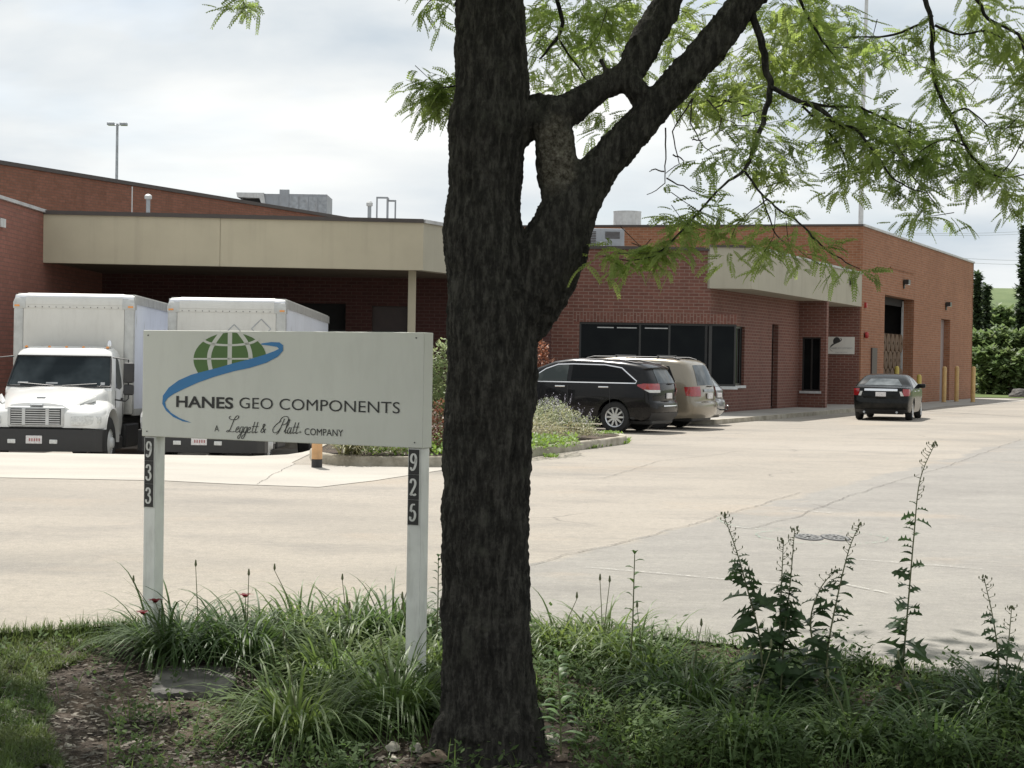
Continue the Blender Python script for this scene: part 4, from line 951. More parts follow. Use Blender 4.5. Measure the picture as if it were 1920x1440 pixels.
# rear-left wheel contact is q: shift so that the axle centre sits half a width away
hd = Vector((math.cos(ANG), math.sin(ANG), 0)); lf = Vector((-hd.y, hd.x, 0))
suv.location = q - lf*.80; suv.location.z = 0
ol = [(-.92, .30), (-1.02, .40), (-1.06, .55), (-1.04, .70), (-.98, .75), (-.99, .98), (-.97, 1.12), (-.89, 1.26), (-.76, 1.45), (-.82, 1.50), (-.66, 1.565), (-.2, 1.625), (.5, 1.675), (1.15, 1.69), (1.6, 1.63), (2.0, 1.48), (2.60, 1.20), (3.1, 1.13), (3.5, 1.0), (3.67, .82), (3.72, .58), (3.70, .38), (3.58, .27)]
c_ = Car(ol, [(0, .415, .36), (2.78, .415, .36)], 1.89, 1.16, 1.67, -1.06, 3.72, .20)
body = c_.build('body', M['black_paint'], suv)
for sd_ in (1, -1):
    c_.patch('side_window', M['carglass'], suv, [(1.10, 1.17), (1.10, 1.55), (.3, 1.54), (-.10, 1.48), (-.50, 1.23), (-.48, 1.17)], 'y', side_p(sd_))
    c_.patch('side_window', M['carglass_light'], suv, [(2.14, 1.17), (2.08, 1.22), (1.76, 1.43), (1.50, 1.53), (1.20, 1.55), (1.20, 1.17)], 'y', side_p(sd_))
    tr = [(2.20, 1.15), (2.12, 1.22), (1.77, 1.455), (1.48, 1.56), (1.1, 1.575), (.3, 1.565), (-.14, 1.50), (-.60, 1.20), (-.57, 1.15)]
    c_.patch('window_trim', M['chrome'], suv, tr, 'y', lambda p, n, sd_=sd_: p.y*sd_ > 0 and abs(n.y) > .6 and not inpoly(p.x, p.z, [(2.10, 1.11), (2.05, 1.17), (1.72, 1.42), (1.50, 1.525), (.0, 1.535), (-.20, 1.49), (-.55, 1.17), (-.50, 1.11)]), .009) if False else None
    # chrome outline as a ribbon following the body
    def trimline(pts, w_, name, mat, closed=True, car=c_, par=suv, sd_=sd_, off=.008):
        mb = MB(); pp = pts + ([pts[0]] if closed else []); q = []
        for i in range(len(pp)-1):
            n_ = max(1, int(math.hypot(pp[i+1][0]-pp[i][0], pp[i+1][1]-pp[i][1])/.1))
            for k in range(n_): q.append((pp[i][0]+(pp[i+1][0]-pp[i][0])*k/n_, pp[i][1]+(pp[i+1][1]-pp[i][1])*k/n_))
        q.append(pp[-1]); vs = []
        for i, (x, z) in enumerate(q):
            a = q[max(i-1, 0)]; b = q[min(i+1, len(q)-1)]; dx, dz = b[0]-a[0], b[1]-a[1]; l_ = math.hypot(dx, dz) or 1; nx, nz_ = -dz/l_*w_/2, dx/l_*w_/2
            for (xx, zz, oo) in ((x-nx, z-nz_, 0), (x-nx, z-nz_, off), (x+nx, z+nz_, off), (x+nx, z+nz_, 0)):
                v = car.D((xx, sd_*car.h, zz)); v.y += sd_*oo; vs.append(v)
        mb.add(vs, [(4*i+a, 4*i+(a+1) % 4, 4*i+4+(a+1) % 4, 4*i+4+a) for i in range(len(q)-1) for a in range(4)]); return mb.build(name, M[mat], par)
    trimline(tr, .022, 'window_trim', 'chrome')
    for xd in (1.18, .12, 2.25): trimline([(xd, 1.08), (xd-.01, .6), (xd+(.0 if xd > 1 else .30), .36)], .012, 'door_gap', 'plastic', False, off=.001)
    c_.patch('tail_light', M['redlens'], suv, [(-.62, 1.12), (-.62, 1.09), (-.95, .94), (-1.2, .94), (-1.2, 1.13), (-.8, 1.15)], 'y', lambda p, n, sd_=sd_: p.y*sd_ > .50, .012)
    c_.patch('reverse_light', M['clearlens'], suv, [(-.80, 1.01), (-.95, .94), (-1.2, .94), (-1.2, .99)], 'y', lambda p, n, sd_=sd_: p.y*sd_ > .55, .017)
    for xh_ in (1.36, .27):
        mb = MB(); v = c_.D((xh_, sd_*c_.h, 1.05)); mb.rbox((v.x-.13, v.y-.012, v.z-.02), (v.x+.13, v.y+.035, v.z+.02) if sd_ > 0 else (v.x+.13, v.y+.012, v.z+.02), .015) if sd_ > 0 else mb.rbox((v.x-.13, v.y-.035, v.z-.02), (v.x+.13, v.y+.012, v.z+.02), .015)
        mb.build('door_handle', M['chrome'], suv, smooth=40)
    mb = MB(); v = c_.D((2.16, sd_*c_.h, 1.20)); mb.rbox((v.x-.09, min(v.y, v.y+sd_*.2), v.z-.04), (v.x+.06, max(v.y, v.y+sd_*.2), v.z+.12), .03); mb.build('mirror', M['black_paint'], suv, smooth=40)
    c_.patch('cladding', M['plastic'], suv, [(-.55, .25), (-.55, .38), (3.3, .38), (3.3, .25)], 'y', side_p(sd_), .010)
    mb = MB(); mb.tube([c_.D((x, sd_*c_.h*.80, 1.60 if x > -.2 else 1.58)) + Vector((0, 0, .075 if -.45 < x < 1.35 else .02)) for x in (-.6, -.45, 0, .5, 1, 1.35, 1.5)], .016, 6); mb.build('roof_rail', M['plastic'], suv, smooth=40)
    for xw in (0, 2.78): wheel(suv, xw, sd_*.915, .36, .235, .235, sd_, 10)
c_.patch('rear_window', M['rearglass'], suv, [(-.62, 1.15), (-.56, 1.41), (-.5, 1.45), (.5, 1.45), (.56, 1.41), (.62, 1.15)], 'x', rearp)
c_.patch('windscreen', M['carglass'], suv, [(-.70, 1.21), (-.60, 1.50), (.60, 1.50), (.70, 1.21)], 'x', lambda p, n: n.x > .2)
c_.patch('bumper', M['plastic'], suv, [(-.95, .25), (-.95, .48), (.95, .48), (.95, .25)], 'x', rearp, .012)
c_.patch('garnish', M['chrome'], suv, [(-.5, .62), (-.5, .645), (.5, .645), (.5, .62)], 'x', rearp, .012)
MB().rbox((-1.02, -.17, .80), (-.985, .17, .93), .01).build('number_plate', M['plate'], suv)
MB().rbox((-1.01, -.35, 1.14), (-.97, .0, 1.16), .005).build('wiper', M['plastic'], suv)
underbody(suv, -1.0, 3.6, .92)
# --- gold minivan
van = tag(empty('parked_car', (0, 0, 0), ANG), 'pale gold minivan with roof rack between the black crossover and the grey hatchback', 'car', 'cars parked in front of the office')
van.location = suv.location + B*2.72 - hd*.05; van.location.z = 0
ol = [(-.95, .28), (-1.06, .38), (-1.10, .55), (-1.08, .66), (-1.02, .70), (-1.02, .95), (-.98, 1.08), (-.84, 1.42), (-.74, 1.60), (-.60, 1.68), (0, 1.73), (1.2, 1.745), (2.0, 1.68), (2.5, 1.50), (3.3, 1.08), (3.7, .95), (3.92, .75), (3.96, .5), (3.88, .3), (3.8, .26)]
cv = Car(ol, [(0, .39, .34), (3.03, .39, .34)], 1.95, 1.05, 1.73, -1.10, 3.96, .17)
cv.build('body', M['gold_paint'], van)
for sd_ in (1, -1):
    cv.patch('side_window', M['carglass'], van, [(.75, 1.06), (.75, 1.56), (-.30, 1.55), (-.50, 1.20), (-.52, 1.06)], 'y', side_p(sd_))
    cv.patch('side_window', M['carglass'], van, [(1.95, 1.06), (1.90, 1.56), (.83, 1.56), (.83, 1.06)], 'y', side_p(sd_)); cv.patch('side_window', M['carglass'], van, [(3.0, 1.06), (2.4, 1.42), (2.05, 1.55), (2.05, 1.06)], 'y', side_p(sd_))
    cv.patch('tail_light', M['redlens'], van, [(-.78, 1.05), (-.84, .84), (-1.2, .80), (-1.2, 1.06)], 'y', lambda p, n, sd_=sd_: p.y*sd_ > .60, .012)
    mb = MB(); mb.tube([cv.D((x, sd_*cv.h*.78, 1.68)) + Vector((0, 0, .07 if -.35 < x < 1.9 else .02)) for x in (-.5, -.3, .5, 1.2, 1.8, 2.0)], .02, 6); mb.build('roof_rail', M['plastic'], van, smooth=40)
    for xw in (0, 3.03): wheel(van, xw, sd_*.935, .345, .215, .225, sd_, 6)
mb = MB()
for xx in (.1, 1.2): mb.tube([(xx, -.72, 1.80), (xx, .72, 1.80)], .018, 6)
mb.build('rack_bar', M['plastic'], van)
cv.patch('rear_window', M['rearglass'], van, [(-.70, 1.08), (-.60, 1.56), (.60, 1.56), (.70, 1.08)], 'x', rearp)
cv.patch('windscreen', M['carglass'], van, [(-.75, 1.12), (-.62, 1.60), (.62, 1.60), (.75, 1.12)], 'x', lambda p, n: n.x > .2)
cv.patch('garnish', M['steel'], van, [(-.42, .93), (-.42, .99), (.42, .99), (.42, .93)], 'x', rearp, .014)
MB().rbox((-1.075, -.17, .76), (-1.03, .17, .90), .01).build('number_plate', M['plate'], van); MB().rbox((-1.03, -.4, 1.06), (-.99, .05, 1.08), .005).build('wiper', M['plastic'], van)
underbody(van, -1.0, 3.8, .95)
# --- grey hatchback
ht = tag(empty('parked_car', (0, 0, 0), ANG), 'blue grey hatchback, farthest and lowest of the cars parked in front of the office windows', 'car', 'cars parked in front of the office')
ht.location = suv.location + B*5.35 + hd*.34; ht.location.z = 0
ol = [(-.72, .26), (-.84, .36), (-.88, .52), (-.85, .66), (-.80, .70), (-.80, .92), (-.72, 1.00), (-.42, 1.30), (-.30, 1.38), (.3, 1.43), (1.0, 1.43), (1.5, 1.34), (2.35, .98), (2.9, .90), (3.35, .74), (3.42, .5), (3.38, .3), (3.28, .24)]
ch = Car(ol, [(0, .36, .31), (2.6, .36, .31)], 1.72, .96, 1.43, -.88, 3.42, .20)
ch.build('body', M['grey_paint'], ht)
for sd_ in (1, -1):
    ch.patch('side_window', M['carglass'], ht, [(.9, .97), (.9, 1.32), (.0, 1.31), (-.25, 1.18), (-.35, .97)], 'y', side_p(sd_)); ch.patch('side_window', M['carglass'], ht, [(2.0, .97), (1.4, 1.28), (.98, 1.32), (.98, .97)], 'y', side_p(sd_))
    ch.patch('tail_light', M['redlens'], ht, [(-.60, .95), (-.60, .78), (-1.0, .74), (-1.0, .95)], 'y', lambda p, n, sd_=sd_: p.y*sd_ > .55, .012)
    for xw in (0, 2.6): wheel(ht, xw, sd_*.83, .31, .2, .2, sd_, 7)
ch.patch('rear_window', M['rearglass'], ht, [(-.60, 1.01), (-.52, 1.30), (.52, 1.30), (.60, 1.01)], 'x', rearp); ch.patch('windscreen', M['carglass'], ht, [(-.66, 1.02), (-.55, 1.36), (.55, 1.36), (.66, 1.02)], 'x', lambda p, n: n.x > .2)
MB().rbox((-.855, -.17, .74), (-.81, .17, .86), .01).build('number_plate', M['plate'], ht); MB().tube([(-.85, 0, .42), (-1.06, 0, .42), (-1.06, 0, .50)], .02, 8).build('tow_hitch', M['plastic'], ht); MB().lathe((-1.06, 0, .5), [(.0, .0), (.03, .02), (.03, .04), (0, .06)], 12).build('tow_ball', M['chrome'], ht, smooth=60)
underbody(ht, -.8, 3.3, .84)
# --- black saloon by the kerb
sa = math.radians(90-19.0); q = G(1657, 787); sed = tag(empty('parked_car', (0, 0, 0), sa), 'black four-door saloon seen from behind, parked alone by the kerb near the garage doorway', 'car')
hd2 = Vector((math.cos(sa), math.sin(sa), 0)); sed.location = Vector((q.x-.30, q.y-.9, 0)) + hd2*1.0; sed.scale = (.955, .955, .955)
ol = [(-.98, .26), (-1.08, .36), (-1.13, .52), (-1.12, .64), (-1.07, .70), (-1.08, .95), (-1.02, 1.03), (-.80, 1.06), (-.50, 1.08), (-.1, 1.28), (.25, 1.40), (.7, 1.44), (1.2, 1.43), (1.6, 1.36), (2.35, 1.02), (2.9, .95), (3.4, .80), (3.62, .62), (3.64, .42), (3.56, .28), (3.5, .24)]
cs = Car(ol, [(0, .385, .33), (2.73, .385, .33)], 1.83, 1.02, 1.44, -1.13, 3.64, .29)
cs.build('body', M['sedan_paint'], sed)
for sd_ in (1, -1):
    cs.patch('side_window', M['carglass'], sed, [(.95, 1.01), (.92, 1.33), (.35, 1.31), (-.02, 1.14), (-.15, 1.03)], 'y', side_p(sd_)); cs.patch('side_window', M['carglass'], sed, [(2.05, 1.01), (1.5, 1.28), (1.03, 1.34), (1.03, 1.01)], 'y', side_p(sd_))
    cs.patch('tail_light', M['redlens'], sed, [(-.84, .99), (-.90, .80), (-1.3, .76), (-1.3, 1.0)], 'y', lambda p, n, sd_=sd_: p.y*sd_ > .68, .012)
    cs.patch('reverse_light', M['clearlens'], sed, [(-.62, .92), (-.66, .78), (-.76, .78), (-.70, .92)] if sd_ < 0 else [(.62, .92), (.66, .78), (.76, .78), (.70, .92)], 'x', rearp, .016)
    mb = MB(); v = cs.D((1.95, sd_*cs.h, 1.06)); mb.rbox((v.x-.07, min(v.y-sd_*.05, v.y+sd_*.2), v.z-.05), (v.x+.06, max(v.y-sd_*.05, v.y+sd_*.2), v.z+.09), .03); mb.build('mirror', M['sedan_paint'], sed, smooth=40)
    for xh_ in (.35, 1.4):
        v = cs.D((xh_, sd_*cs.h, .92)); MB().rbox((v.x-.1, v.y-.03, v.z-.015), (v.x+.1, v.y+.03, v.z+.015), .01).build('door_handle', M['chrome'], sed, smooth=40)
    for xw in (0, 2.73): wheel(sed, xw, sd_*.885, .325, .22, .215, sd_, 8)
cs.patch('rear_window', M['rearglass'], sed, [(-.62, 1.09), (-.46, 1.38), (.46, 1.38), (.62, 1.09)], 'x', rearp); cs.patch('windscreen', M['carglass'], sed, [(-.68, 1.06), (-.52, 1.38), (.52, 1.38), (.68, 1.06)], 'x', lambda p, n: n.x > .2)
cs.patch('garnish', M['chrome'], sed, [(-.56, .93), (-.56, .99), (.56, .99), (.56, .93)], 'x', rearp, .012); cs.patch('bumper_strip', M['plastic'], sed, [(-.95, .24), (-.95, .36), (.95, .36), (.95, .24)], 'x', rearp, .010)
pl_ = MB().rbox((-1.115, -.16, .76), (-1.08, .16, .90), .01).build('number_plate', M['plate'], sed)
MB().cyl((-1.13, -.5, .27), .035, .12, 10, 'x').build('exhaust', M['steel'], sed); MB().cyl((-1.13, .5, .27), .035, .12, 10, 'x').build('exhaust', M['steel'], sed)
underbody(sed, -1.0, 3.5, .89)

# ------------------------------------------------------------------ box trucks (local: nose towards -y, built at ground level 0)
def loft(mb, secs, cap0=True, cap1=True, closed=True):
    n = len(secs[0]); i0 = len(mb.v); mb.v += [Vector(p) for s_ in secs for p in s_]
    for a in range(len(secs)-1):
        for k in range(n if closed else n-1): mb.f.append([i0+a*n+k, i0+a*n+(k+1) % n, i0+(a+1)*n+(k+1) % n, i0+(a+1)*n+k])
    if cap0: mb.f.append([i0+k for k in range(n)])
    if cap1: mb.f.append([i0+(len(secs)-1)*n+k for k in range(n-1, -1, -1)])
    return mb
def sym(half): return half + [(-x, z) for x, z in reversed(half)]
def make_truck():
    t = empty('box_truck')
    # hood: cross sections front to windscreen base (x half list from bottom right to top centre)
    hs = []
    for y, hw, zt_, zs, fb in ((0.10, .60, 1.16, .98, .80), (.14, .66, 1.26, 1.08, .80), (.45, .74, 1.36, 1.22, .80), (.9, .86, 1.46, 1.34, .80), (1.35, .96, 1.54, 1.44, .80), (1.62, .99, 1.58, 1.50, .80)):
        h_ = [(hw*.99, fb), (hw, zs-.12), (hw*.985, zs), (hw*.93, zs+.05), (hw*.72, zt_-.035), (hw*.38, zt_-.005), (.0001, zt_)]
        hs.append([(x, y, z) for x, z in sym(h_)])
    mb = MB(); loft(mb, hs); hood = mb.build('hood', M['white_paint'], t, smooth=40)
    # grille
    mb = MB(); mb.rbox((-.54, .045, .80), (.54, .13, 1.19), .06); gr = mb.build('grille', M['lightgrey'], t, smooth=30)
    mb = MB(); mb.box((-.47, .035, .85), (.47, .05, 1.15)); mb.build('grille_mesh', M['plastic'], gr)
    mb = MB()
    for k in range(7): mb.box((-.455, .018, .860+k*.042), (.455, .034, .878+k*.042))
    for x in (-.22, .22): mb.box((x-.03, .010, .85), (x+.03, .0335, 1.15))
    mb.build('grille_bar', M['lightgrey'], gr)
    MB().rbox((-.12, .06, 1.20), (.12, .12, 1.235), .01).build('badge_plate', M['steel'], gr)
    MB().rbox((-.09, .40, 1.352), (.07, .46, 1.372), .006).build('hood_emblem', M['steel'], hood)
    # fenders with wheel arches
    for s_ in (-1, 1):
        mb = MB(); secs = []
        for k in range(13):
            a = math.radians(-8 + 200*k/12); ri, ro = .56, .60+.02*math.sin(a)
            yc, zc = 1.02, .60
            def pp(r_, x): return (s_*x, yc-r_*math.cos(a), max(.62 if a < math.pi/2 else .50, zc+r_*math.sin(a)))
            f_ = 1.10*(1 if k > 2 else .97)
            secs.append([pp(ri, 1.22), pp(ro+.02, 1.20), pp(ro+.085, 1.10), pp(ro+.10, .90), pp(ro+.05, .55), pp(ri, .55)])
        loft(mb, secs); mb.build('fender', M['white_paint'], t, smooth=50)
        # front corner of the fender around the headlight
        mb = MB(); secs = []
        for y, x1_, z1_, z0_ in ((.06, .95, 1.02, .80), (.12, 1.10, 1.09, .79), (.28, 1.19, 1.16, .79), (.50, 1.215, 1.22, .79)):
            h_ = [(s_*.50, z0_), (s_*x1_, z0_), (s_*(x1_+.01), z1_-.12), (s_*(x1_-.03), z1_-.03), (s_*(x1_-.12), z1_), (s_*.52, z1_-.01+.05)]; secs.append([(x, y, z) for x, z in h_])
        loft(mb, secs); fc = mb.build('fender_nose', M['white_paint'], t, smooth=50)
        mb = MB(); secs = []
        for k in range(9):
            u = k/8; x = .66+.52*u; y = .045 + (0 if x < .9 else .0) + max(0, (x-.88))**1.5*.95; hh_ = .035+.055*math.sin(math.pi*min(1, .25+u*.62)); zc = .935+.02*u
            secs.append([(s_*x, y-.012, zc-hh_), (s_*x, y-.02, zc), (s_*x, y-.008, zc+hh_), (s_*x, y+.07, zc+hh_), (s_*x, y+.07, zc-hh_)])
        loft(mb, secs); mb.build('headlight', M['clearlens'], t, smooth=40)
        mb = MB(); loft(mb, [[(s_*.72, .42, 1.20), (s_*.74, .40, 1.25), (s_*.70, .50, 1.28), (s_*.68, .52, 1.22)], [(s_*.93, .82, 1.30), (s_*.94, .80, 1.38), (s_*.90, .92, 1.42), (s_*.90, .92, 1.32)]]); mb.build('turn_signal', M['clearlens'], t)
    # inner dark block behind the wheels
    MB().rbox((-.80, .15, .35), (.80, 1.6, .95), .02).build('engine_bay', M['plastic'], t)
    # cab
    secs = []
    for z, hw, y0, y1 in ((.62, 1.02, 1.62, 2.55), (1.0, 1.06, 1.60, 2.58), (1.50, 1.07, 1.56, 2.60), (1.56, 1.06, 1.60, 2.60), (2.20, .965, 2.02, 2.60), (2.30, .93, 2.12, 2.58), (2.36, .86, 2.25, 2.50), (2.38, .7, 2.36, 2.45)):
        b_ = .10
        secs.append([(hw-b_*1.6, y0, z), (hw-.03, y0+b_*.7, z), (hw, y0+b_*2, z), (hw, y1, z), (-hw, y1, z), (-hw, y0+b_*2, z), (-hw+.03, y0+b_*.7, z), (-hw+b_*1.6, y0, z)])
    mb = MB(); loft(mb, secs); cab = mb.build('cab', M['white_paint'], t, smooth=38)
    # windscreen (rounded quad slightly proud of the cab front)
    def ws(u, v, off):   # u -1..1, v 0..1
        z = 1.575+v*.60; k = (z-1.56)/(2.20-1.56); hw = 1.06+(.965-1.06)*k; y0 = 1.60+(2.02-1.60)*k; x = u*(hw-.045)
        y = y0 + .07*max(0, abs(x)-(hw-.16))/.13 - .004
        return (x, y-off, z)
    mb = MB(); N, K = 20, 8
    def rcorner(u, v):
        return max(0, abs(u)-.93)/.07 + 0 <= 1
    vs = []; 
    for j in range(K+1):
        for i in range(N+1):
            u = -1+2*i/N; v = j/K
            if abs(u) > .93 and (v < .08 or v > .92): u = math.copysign(.97, u)
            sg_ = .03*(1-u*u); vs.append(ws(u, min(1, max(0, v)), .012+sg_*0))
    mb.add(vs, [(j*(N+1)+i, j*(N+1)+i+1, (j+1)*(N+1)+i+1, (j+1)*(N+1)+i) for j in range(K) for i in range(N)])
    wsd = mb.build('windscreen', M['truckglass'], cab, smooth=60)
    mb = MB(); border = [ws(-1+2*i/N, 0, .016) for i in range(N+1)] + [ws(1, j/K, .016) for j in range(1, K+1)] + [ws(1-2*i/N, 1, .016) for i in range(1, N+1)] + [ws(-1, 1-j/K, .016) for j in range(1, K)]
    mb.tube(border+[border[0]], .018, 6, False); mb.build('windscreen_seal', M['plastic'], wsd, smooth=60)
    mb = MB()
    for s_ in (-1, 1): mb.tube([ws(s_*.08, .02, .04), ws(s_*.75, .10, .04)], .009, 5)
    mb.build('wiper', M['frame'], wsd)
    mb = MB(); mb.face([ws(-.80, .08, .015), ws(-.60, .08, .015), ws(-.60, .14, .015), ws(-.80, .14, .015)]); mb.face([ws(-.25, .08, .015), ws(-.02, .08, .015), ws(-.02, .13, .015), ws(-.25, .13, .015)]); mb.face([ws(.82, .06, .015), ws(.90, .06, .015), ws(.90, .15, .015), ws(.82, .15, .015)]); mb.build('paper', M['grey_ink'], wsd, fix='nonormal')
    for s_ in (-1, 1):
        def cx_(z): return (1.06+(.965-1.06)*max(0, (z-1.56))/(.64))*s_ + s_*.006
        mb = MB(); pol = [(1.90, 1.56), (2.45, 1.50), (2.47, 1.75), (2.42, 2.12), (2.25, 2.16)]
        loft(mb, [[(cx_(z)-s_*.012, y, z) for y, z in pol], [(cx_(z), y, z) for y, z in pol]]); mb.build('side_window', M['truckglass'], cab)
        mb = MB(); mb.box((min(s_*1.066, s_*1.074), 1.85, .75), (max(s_*1.066, s_*1.074), 1.862, 1.5)); mb.box((min(s_*1.066, s_*1.074), 2.48, .75), (max(s_*1.066, s_*1.074), 2.492, 1.5)); mb.rbox((min(s_*1.06, s_*1.10), 2.32, 1.32), (max(s_*1.06, s_*1.10), 2.44, 1.36), .01); mb.build('door_gap', M['plastic'], cab)
        mr = MB(); mr.rbox((min(s_*1.24, s_*1.44), 1.72, 1.66), (max(s_*1.24, s_*1.44), 1.86, 2.06), .04); mr.rbox((min(s_*1.24, s_*1.44), 1.72, 1.42), (max(s_*1.24, s_*1.44), 1.86, 1.63), .04); mr = mr.build('mirror', M['plastic'], t, smooth=40)
        mb = MB(); mb.tube([(s_*.98, 1.95, 2.16), (s_*1.32, 1.82, 2.12), (s_*1.33, 1.82, 1.35), (s_*1.28, 1.80, 1.30), (s_*1.04, 1.82, 1.33)], .015, 6); mb.build('mirror_arm', M['plastic'], mr, smooth=50)
    for x in (-.82, -.36, -.02, .32, .80):
        mb = MB(); mb.lathe((x, 2.26, 2.345), [(.035, 0), (.03, .03), (.0, .045)], 10); mb.build('marker_lamp', M['amberlens'], cab, smooth=60)
    MB().lathe((.82, 2.34, 2.37), [(.045, 0), (.05, .06), (.035, .13), (0, .15)], 12).build('horn', M['chrome'], cab, smooth=60)
    # bumper
    secs = []
    for x, y in ((-1.25, .42), (-1.22, .18), (-1.1, .06), (-.7, -.02), (0, -.04), (.7, -.02), (1.1, .06), (1.22, .18), (1.25, .42)): secs.append([(x, y, .36), (x, y-.015, .56), (x, y, .77), (x*.97, y+.12, .77), (x*.97, y+.12, .36)])
    mb = MB(); loft(mb, secs); bp = mb.build('bumper', M['plastic'], t, smooth=30)
    MB().rbox((-.15, -.065, .50), (.15, -.045, .65), .006).build('number_plate', M['plate'], bp); mb = MB()
    for k in range(5): mb.box((-.09+k*.045, -.067, .545), (-.065+k*.045, -.0655, .60))
    mb.build('plate_smudge', M['plate_ink'], bp)
    for x in (-.42, .36): MB().rbox((x-.075, -.06, .50), (x+.075, -.035, .58), .012).build('fog_lamp', M['clearlens'], bp)
    # wheels
    for s_ in (-1, 1):
        for y in (1.02, 7.6):
            mb = MB(); R_ = .50; mb.lathe((s_*(1.18 if y < 2 else 1.2), y, R_), [(.26, -.02*s_), (.27, 0), (.44, .0), (R_-.01, -.02*s_), (R_, -.05*s_), (R_, -.25*s_), (R_-.03, -.28*s_), (.2, -.28*s_)], 36, 'x'); wh = mb.build('wheel', M['rubber'], t, smooth=40)
            mb = MB(); mb.lathe((s_*1.17, y, R_), [(.265, .0), (.25, -.03*s_), (.20, -.06*s_ if y > 2 else .0), (.12, .02*s_), (.09, .07*s_), (0, .08*s_)], 28, 'x'); rm = mb.build('rim', M['lightgrey'], wh, smooth=35)
    MB().rbox((-.45, .9, .62), (.45, 8.9, .92), .02).build('chassis', M['plastic'], t)
    MB().rbox((.75, 2.7, .35), (1.1, 3.9, .85), .05).build('fuel_tank', M['plastic'], t)
    MB().rbox((.95, 1.7, .34), (1.08, 2.5, .60), .03).build('step', M['plastic'], t); MB().rbox((-1.08, 1.7, .34), (-.95, 2.5, .60), .03).build('step', M['plastic'], t)
    # cargo box
    Y0, Y1, hw, z0, z1 = 2.72, 10.6, 1.22, 1.02, 3.47
    bx = MB(); bx.box((-hw+.02, Y0+.03, z0+.02), (hw-.02, Y1-.02, z1-.06)); bx = bx.build('cargo_box', M['boxside'], t)
    MB().box((-hw+.2, Y0-.005, z0+.05), (hw-.2, Y0+.025, z1-.3)).build('front_wall', M['boxwhite'], bx)
    for s_ in (-1, 1):
        mb = MB(); mb.rbox((min(s_*(hw-.2), s_*hw), Y0-.015, z0), (max(s_*(hw-.2), s_*hw), Y0+.14, z1-.26), .03)
        for k in range(18): mb.cyl((s_*(hw-.17), Y0-.022, z0+.1+k*.115), .009, .01, 6, 'y')
        mb.build('corner_post', M['boxrail'], bx, smooth=40)
        MB().box((min(s_*(hw-.05), s_*(hw+.005)), Y0+.14, z1-.20), (max(s_*(hw-.05), s_*(hw+.005)), Y1, z1-.03)).build('top_rail', M['boxrail'], bx)
        MB().box((min(s_*(hw-.05), s_*(hw+.008)), Y0+.14, z0-.02), (max(s_*(hw-.05), s_*(hw+.008)), Y1, z0+.12)).build('bottom_rail', M['boxrail'], bx)
        # corner casting
        mb = MB(); loft(mb, [[(s_*x_, Y0+y_, z_) for x_, y_, z_ in ((hw-.24, -.02, z1-.32), (hw+.01, -.02, z1-.32), (hw+.01, .2, z1-.32), (hw-.24, .2, z1-.32))], [(s_*x_, Y0+y_, z_) for x_, y_, z_ in ((hw-.24, -.03, z1-.2), (hw+.01, -.02, z1-.2), (hw+.01, .2, z1-.2), (hw-.24, .2, z1-.2))], [(s_*x_, Y0+y_, z_) for x_, y_, z_ in ((hw-.24, .06, z1-.05), (hw-.03, .06, z1-.05), (hw+.01, .22, z1-.08), (hw-.24, .22, z1-.05))], [(s_*x_, Y0+y_, z_) for x_, y_, z_ in ((hw-.24, .14, z1-.01), (hw-.10, .14, z1-.02), (hw-.03, .24, z1-.03), (hw-.24, .24, z1-.01))]])
        cs_ = mb.build('corner_cap', M['boxrail'], bx, smooth=40); MB().box((min(s_*(hw-.12), s_*(hw-.02)), Y0-.035, z1-.285), (max(s_*(hw-.12), s_*(hw-.02)), Y0-.018, z1-.25)).build('marker_lamp', M['amberlens'], cs_)
    mb = MB(); secs = []
    for k in range(7):
        a = math.radians(90*k/6); secs.append([(-hw+.24, Y0+.16-.20*math.cos(a)+.02, z1-.24+.24*math.sin(a)), (hw-.24, Y0+.16-.20*math.cos(a)+.02, z1-.24+.24*math.sin(a))])
    loft(mb, [[s_[0] for s_ in secs], [s_[1] for s_ in secs]], False, False, False); mb.box((-hw+.24, Y0-.015, z1-.31), (hw-.24, Y0+.02, z1-.24)); mb.build('nose_cap', M['boxwhite'], bx, smooth=50)
    mb = MB(); mb.box((-hw+.03, Y0+.2, z1-.055), (hw-.03, Y1, z1-.005)); mb.build('box_roof', M['boxwhite'], bx)
    mb = MB()
    for k in range(14): mb.cyl((-hw+.3+k*.14, Y0-.024, z1-.29), .010, .012, 6, 'y')
    mb.build('rivet', M['plastic'], bx)
    mb = MB(); hx = hw-.0185
    for yy, zz, a_, b_ in ((3.05, 2.95, .03, .20), (3.8, 2.85, .02, .12)): mb.add([(hx, yy, zz+b_), (hx, yy+a_, zz), (hx, yy, zz-b_), (hx, yy-a_, zz)], [(0, 1, 2, 3)])
    mb.build('scrape_mark', M['boxrail'], bx, fix='nonormal')
    return t
tk1 = make_truck()
tag(tk1, 'white box truck at the far left with its cab in full view', 'truck', 'box trucks at the loading dock')
tk2 = copy_tree(tk1); tag(tk2, 'white box truck mostly hidden behind the company sign, box top showing over it', 'truck', 'box trucks at the loading dock')
def place(t, X, Y, z, tilt, yaw):
    t.location = (X, Y, z); t.rotation_euler = (tilt, 0, yaw)
place(tk1, P(67, 700, 31.55).x+.02, 31.45, -.56, -math.radians(1.1), math.radians(.3))
place(tk2, P(421, 700, 34.8).x, 32.1, -.575, -math.radians(1.1), math.radians(-.3))
bx2 = [c for c in tk2.children if c.name.startswith('cargo_box')][0]
mb = MB()
